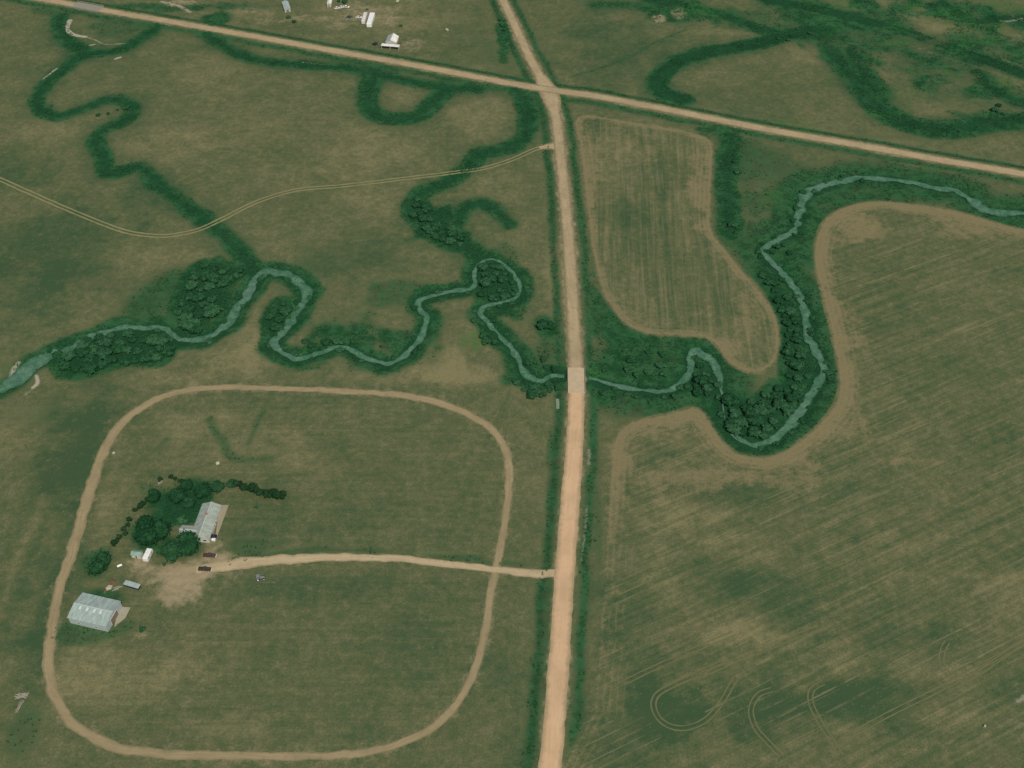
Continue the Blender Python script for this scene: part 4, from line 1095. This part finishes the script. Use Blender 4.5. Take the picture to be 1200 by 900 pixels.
M_BLACK = simple('black_car_paint', (.018, .018, .018), .25, .5, .1)
pickup('reddish brown pickup parked just below the farmhouse', (237,650), (254,651), 0, M_BROWN)
pickup('dark pickup with bright nose, lower of the two in the yard', (231,666), (249,667), 0, M_OLIVE)

def car(name, label, px0, px1, paint, cat='car', scale=1.0, group=None):
    a, b = Vector(at(*px0, .8)), Vector(at(*px1, .8)); d = b - a; c = (a + b) / 2
    t = thing(name, label, cat, (c.x, c.y), math.atan2(d.y, d.x), group)
    t.scale = (scale,) * 3
    MB().prism([(-2.2, .45), (2.2, .4), (2.28, .7), (1.2, .95), (-1.6, 1.0), (-2.2, .9)], -.86, .86).build('body', paint, t)
    MB().prism([(-1.75, .98), (1.15, .94), (.45, 1.45), (-1.2, 1.47)], -.74, .74).build('cabin', M_GLASS, t)
    MB().box(-1.15, -.70, 1.44, .42, .70, 1.50, .03).build('roof', paint, t)
    for s_ in (-1, 1):
        for x in (-1.35, 1.4): wheel('wheel', x, s_ * .8, .32, .2, t)
        MB().box(2.15, s_ * .6 - .16, .62, 2.29, s_ * .6 + .16, .76, .02).build('headlight', M_WHITE, t)
    return t
car('parked_car', 'small black car parked at the east side of the farmhouse', (243,629), (254,628), M_BLACK)
x, y = at(249.5, 629.5, .3)
m = MB().box(-.8, -.5, .0, .8, .5, .9, .06); m.box(-.85, -.55, .9, .85, .55, 1.0, .03)
o = m.build('storage_chest', M_WHITE); o.location = (x + .6, y - 1.6, ground_z(x, y) + .1); tag(o, 'white storage chest next to the small black car', 'chest')
t = thing('patio_table', 'small dark table on the tan patio beside the farmhouse', 'table', (*at(252.5, 609.5, .7), ground_z(*at(252.5, 609.5)) + .15))
MB().cyl((0, 0, .70), (0, 0, .76), .75, n=20).build('table_top', M_DARK, t)
for k in range(4): MB().cyl((.5 * math.cos(k * 1.57), .5 * math.sin(k * 1.57), 0), (.35 * math.cos(k * 1.57), .35 * math.sin(k * 1.57), .7), .035).build('leg', M_DARK, t)
# tractor in the grass
a = at(305, 677, .9)
t = thing('farm_tractor', 'grey farm tractor standing in the grass south of the driveway', 'tractor', a, .15)
M_GREYP = simple('faded_grey_paint', (.19, .20, .18), .6, .3, .2)
MB().box(-.2, -.42, .75, 1.9, .42, 1.45, .1).build('hood', M_GREYP, t)
MB().box(-1.5, -.75, .7, -.2, .75, 1.3, .06).build('chassis', M_DARK, t)
cb = MB().box(-1.45, -.7, 1.3, -.25, .7, 2.25, .04).build('cab', M_GLASS, t); MB().box(-1.6, -.85, 2.25, -.1, .85, 2.4, .05).build('cab_roof', M_GREYP, t)
MB().cyl((1.2, .3, 1.4), (1.2, .3, 2.1), .05).build('exhaust', M_DARK, t)
for s_ in (-1, 1):
    wheel('wheel', -1.0, s_ * 1.0, .82, .45, t); wheel('wheel', 1.5, s_ * .8, .5, .28, t)
    MB().box(-1.8, s_ * 1.0 - .28, 1.62, -.3, s_ * 1.0 + .28, 1.7, .03).build('fender', M_GREYP, t)

# ------------------------------------------------------------------ northern farmstead
cx, cy, rot, L, W_ = quad_fit([(455,41),(467.5,42),(464,50),(451,49)], 3.0)
t = thing('ranch_house', 'white and grey gabled house beside the cross road near the top', 'house', (cx, cy), rot + R(90))
M, hl, hw = gable(t, W_, L, 2.8, 2.2, M_WALL, M_ROOF_WHITE, .4)
for a in (-3, 2): wall_panel(t, M, 'window', M_GLASS, 's', a, 1.0, 1.3, 1.2, hl, hw)
wall_panel(t, M, 'door', M_DOOR, 's', 0, 0, 1, 2.1, hl, hw)
rfw = [o for o in t.children if o.name.startswith('roof')][0]
b = MB(); s_ = 2.2 / (L / 2); zt = lambda y: 2.8 + 2.2 - s_ * .4 + .144 - s_ * y + .015      # grey sheet laid over the west slope only
b.add([(-W_/2, L/2 - .05, zt(L/2 - .05)), (W_/2, L/2 - .05, zt(L/2 - .05)), (W_/2, .35, zt(.35)), (-W_/2, .35, zt(.35))], [(3, 2, 1, 0)]).build('roof_cover', M_ROOF_GREY, rfw)
cx, cy, rot, L, W_ = quad_fit([(447,50.5),(468,52.5),(468,55),(447,53.5)], 2.6)
t = thing('carport', 'long white roofed carport along the south side of the ranch house', 'carport', (cx, cy), rot)
MB().box(-L/2, -W_/2, 2.4, L/2, W_/2, 2.58, .03).build('roof', M_ROOF_WHITE, t)
for x in (-L/2 + .3, 0, L/2 - .3):
    for y in (-W_/2 + .3, W_/2 - .3): MB().box(x - .08, y - .08, -.2, x + .08, y + .08, 2.4).build('post', M_TRIM, t)
car('parked_car', 'dark car parked left of the white carport', (436,51), (443,52), M_BLACK)
camper('mobile_home', 'long white mobile home, right of two parallel ones at the top', 'mobile home', (432.3,28), (436.5,14.5), 3.6, 3.2)
camper('mobile_home', 'shorter pinkish white mobile home, left of two parallel ones at the top', 'mobile home', (425.5,24.5), (428.5,14), 2.6, 3.0, simple('pinkish_white_paint', (.66, .58, .50), .5, .3, .08))
car('parked_van', 'small white van beside the shorter mobile home', (418,20), (423,20), M_WHITE, 'van')
car('parked_car', 'dark greenish car west of the small white van', (406,20), (413,19), simple('green_car_paint', (.03, .06, .045), .35, .5, .1))
cx, cy, rot, L, W_ = quad_fit([(330,1),(338,1),(340,9),(333,11)], 3.0)
t = thing('old_shed', 'old grey roofed shed by itself at the top edge', 'shed', (cx, cy), rot + R(90))
M, hl, hw = gable(t, W_, L, 2.6, 1.0, M_WALLG, M_ROOF_GREY, .25, False)
wall_panel(t, M, 'door', M_DOOR, 'w', 0, 0, 2.0, 2.3, hl, hw)
cx, cy, rot, L, W_ = quad_fit([(383.5,-4),(389,-4),(388.5,4),(384,4)], 3.0)
t = thing('white_outbuilding', 'bright white outbuilding cut by the top edge of the picture', 'outbuilding', (cx, cy), rot + R(90))
M, hl, hw = gable(t, W_, L, 2.6, .8, M_WALL, M_ROOF_WHITE, .2, False)
wall_panel(t, M, 'door', M_DOOR, 'w', 0, 0, 1.2, 2.1, hl, hw)
car('parked_car', 'white car at the left end of the row below the white outbuilding', (393,9.5), (397,8.5), M_WHITE)
car('parked_car', 'white car in the middle of the row below the white outbuilding', (399,8.5), (402,7.5), M_WHITE)
car('parked_car', 'white car at the right end of the row below the white outbuilding', (404,7.5), (408,7.8), M_WHITE)
heap('straw_heap', 'pale straw heap in the grass north of the ranch house', 'heap', 466, 1.5, 1.6, 1.0, .8, M_BALE, 5)
for x, y, s_ in ((345,25,.8),(338,20,.8),(440,50,.6),(470,30,.7),(430,11,.6),(404,2,1.0),(397,1,.9)):
    plant('shrub', x, y, 'low dark bush scattered round the northern farmstead', 'bushes round the northern farmstead', 'shrub', s_)

# ------------------------------------------------------------------ bridges
def bridge(label, a, b, wid, deck, rail_h, rail_w, rail_mat):
    a, b = Vector(a), Vector(b); d = b - a; L = d.length; c = (a + b) / 2
    t = thing('road_bridge', label, 'bridge', (c.x, c.y, .55 + .06), math.atan2(d.y, d.x))
    MB().box(-L/2, -wid/2, -.35, L/2, wid/2, .13, .02).build('deck', deck, t)
    for s_ in (-1, 1):
        y = s_ * (wid/2 - rail_w/2)
        m = MB().box(-L/2, y - rail_w/2, rail_h - .3, L/2, y + rail_w/2, rail_h, .02)
        n = int(L / 2)
        for k in range(n + 1):
            x = -L/2 + .15 + k * (L - .3) / n; m.box(x - .09, y - .09, .1, x + .09, y + .09, rail_h - .2)
        m.build('rail', rail_mat, t)
    for x in (-L/2, L/2 - .5):
        MB().box(x, -wid/2 - .3, -1.6, x + .5, wid/2 + .3, -.36).build('abutment', M_CONC, t)
    return t
M_DECK = simple('pale_deck_gravel', (.48, .365, .225), .95, .05, .22, .35)
M_DECK2 = simple('grey_deck', (.26, .24, .18), .95, .05, .15, .5)
bridge('pale decked road bridge carrying the straight road over the creek', at(675.8, 460.5, .6), at(675.2, 431, .6), 8.9, M_DECK, .95, .2, M_PALEWOOD)
bridge('grey railed bridge on the cross road at the upper left', at(87, 5.6, .6), at(118, 11.2, .6), 9.4, M_DECK2, 1.1, .3, M_PALEWOOD)
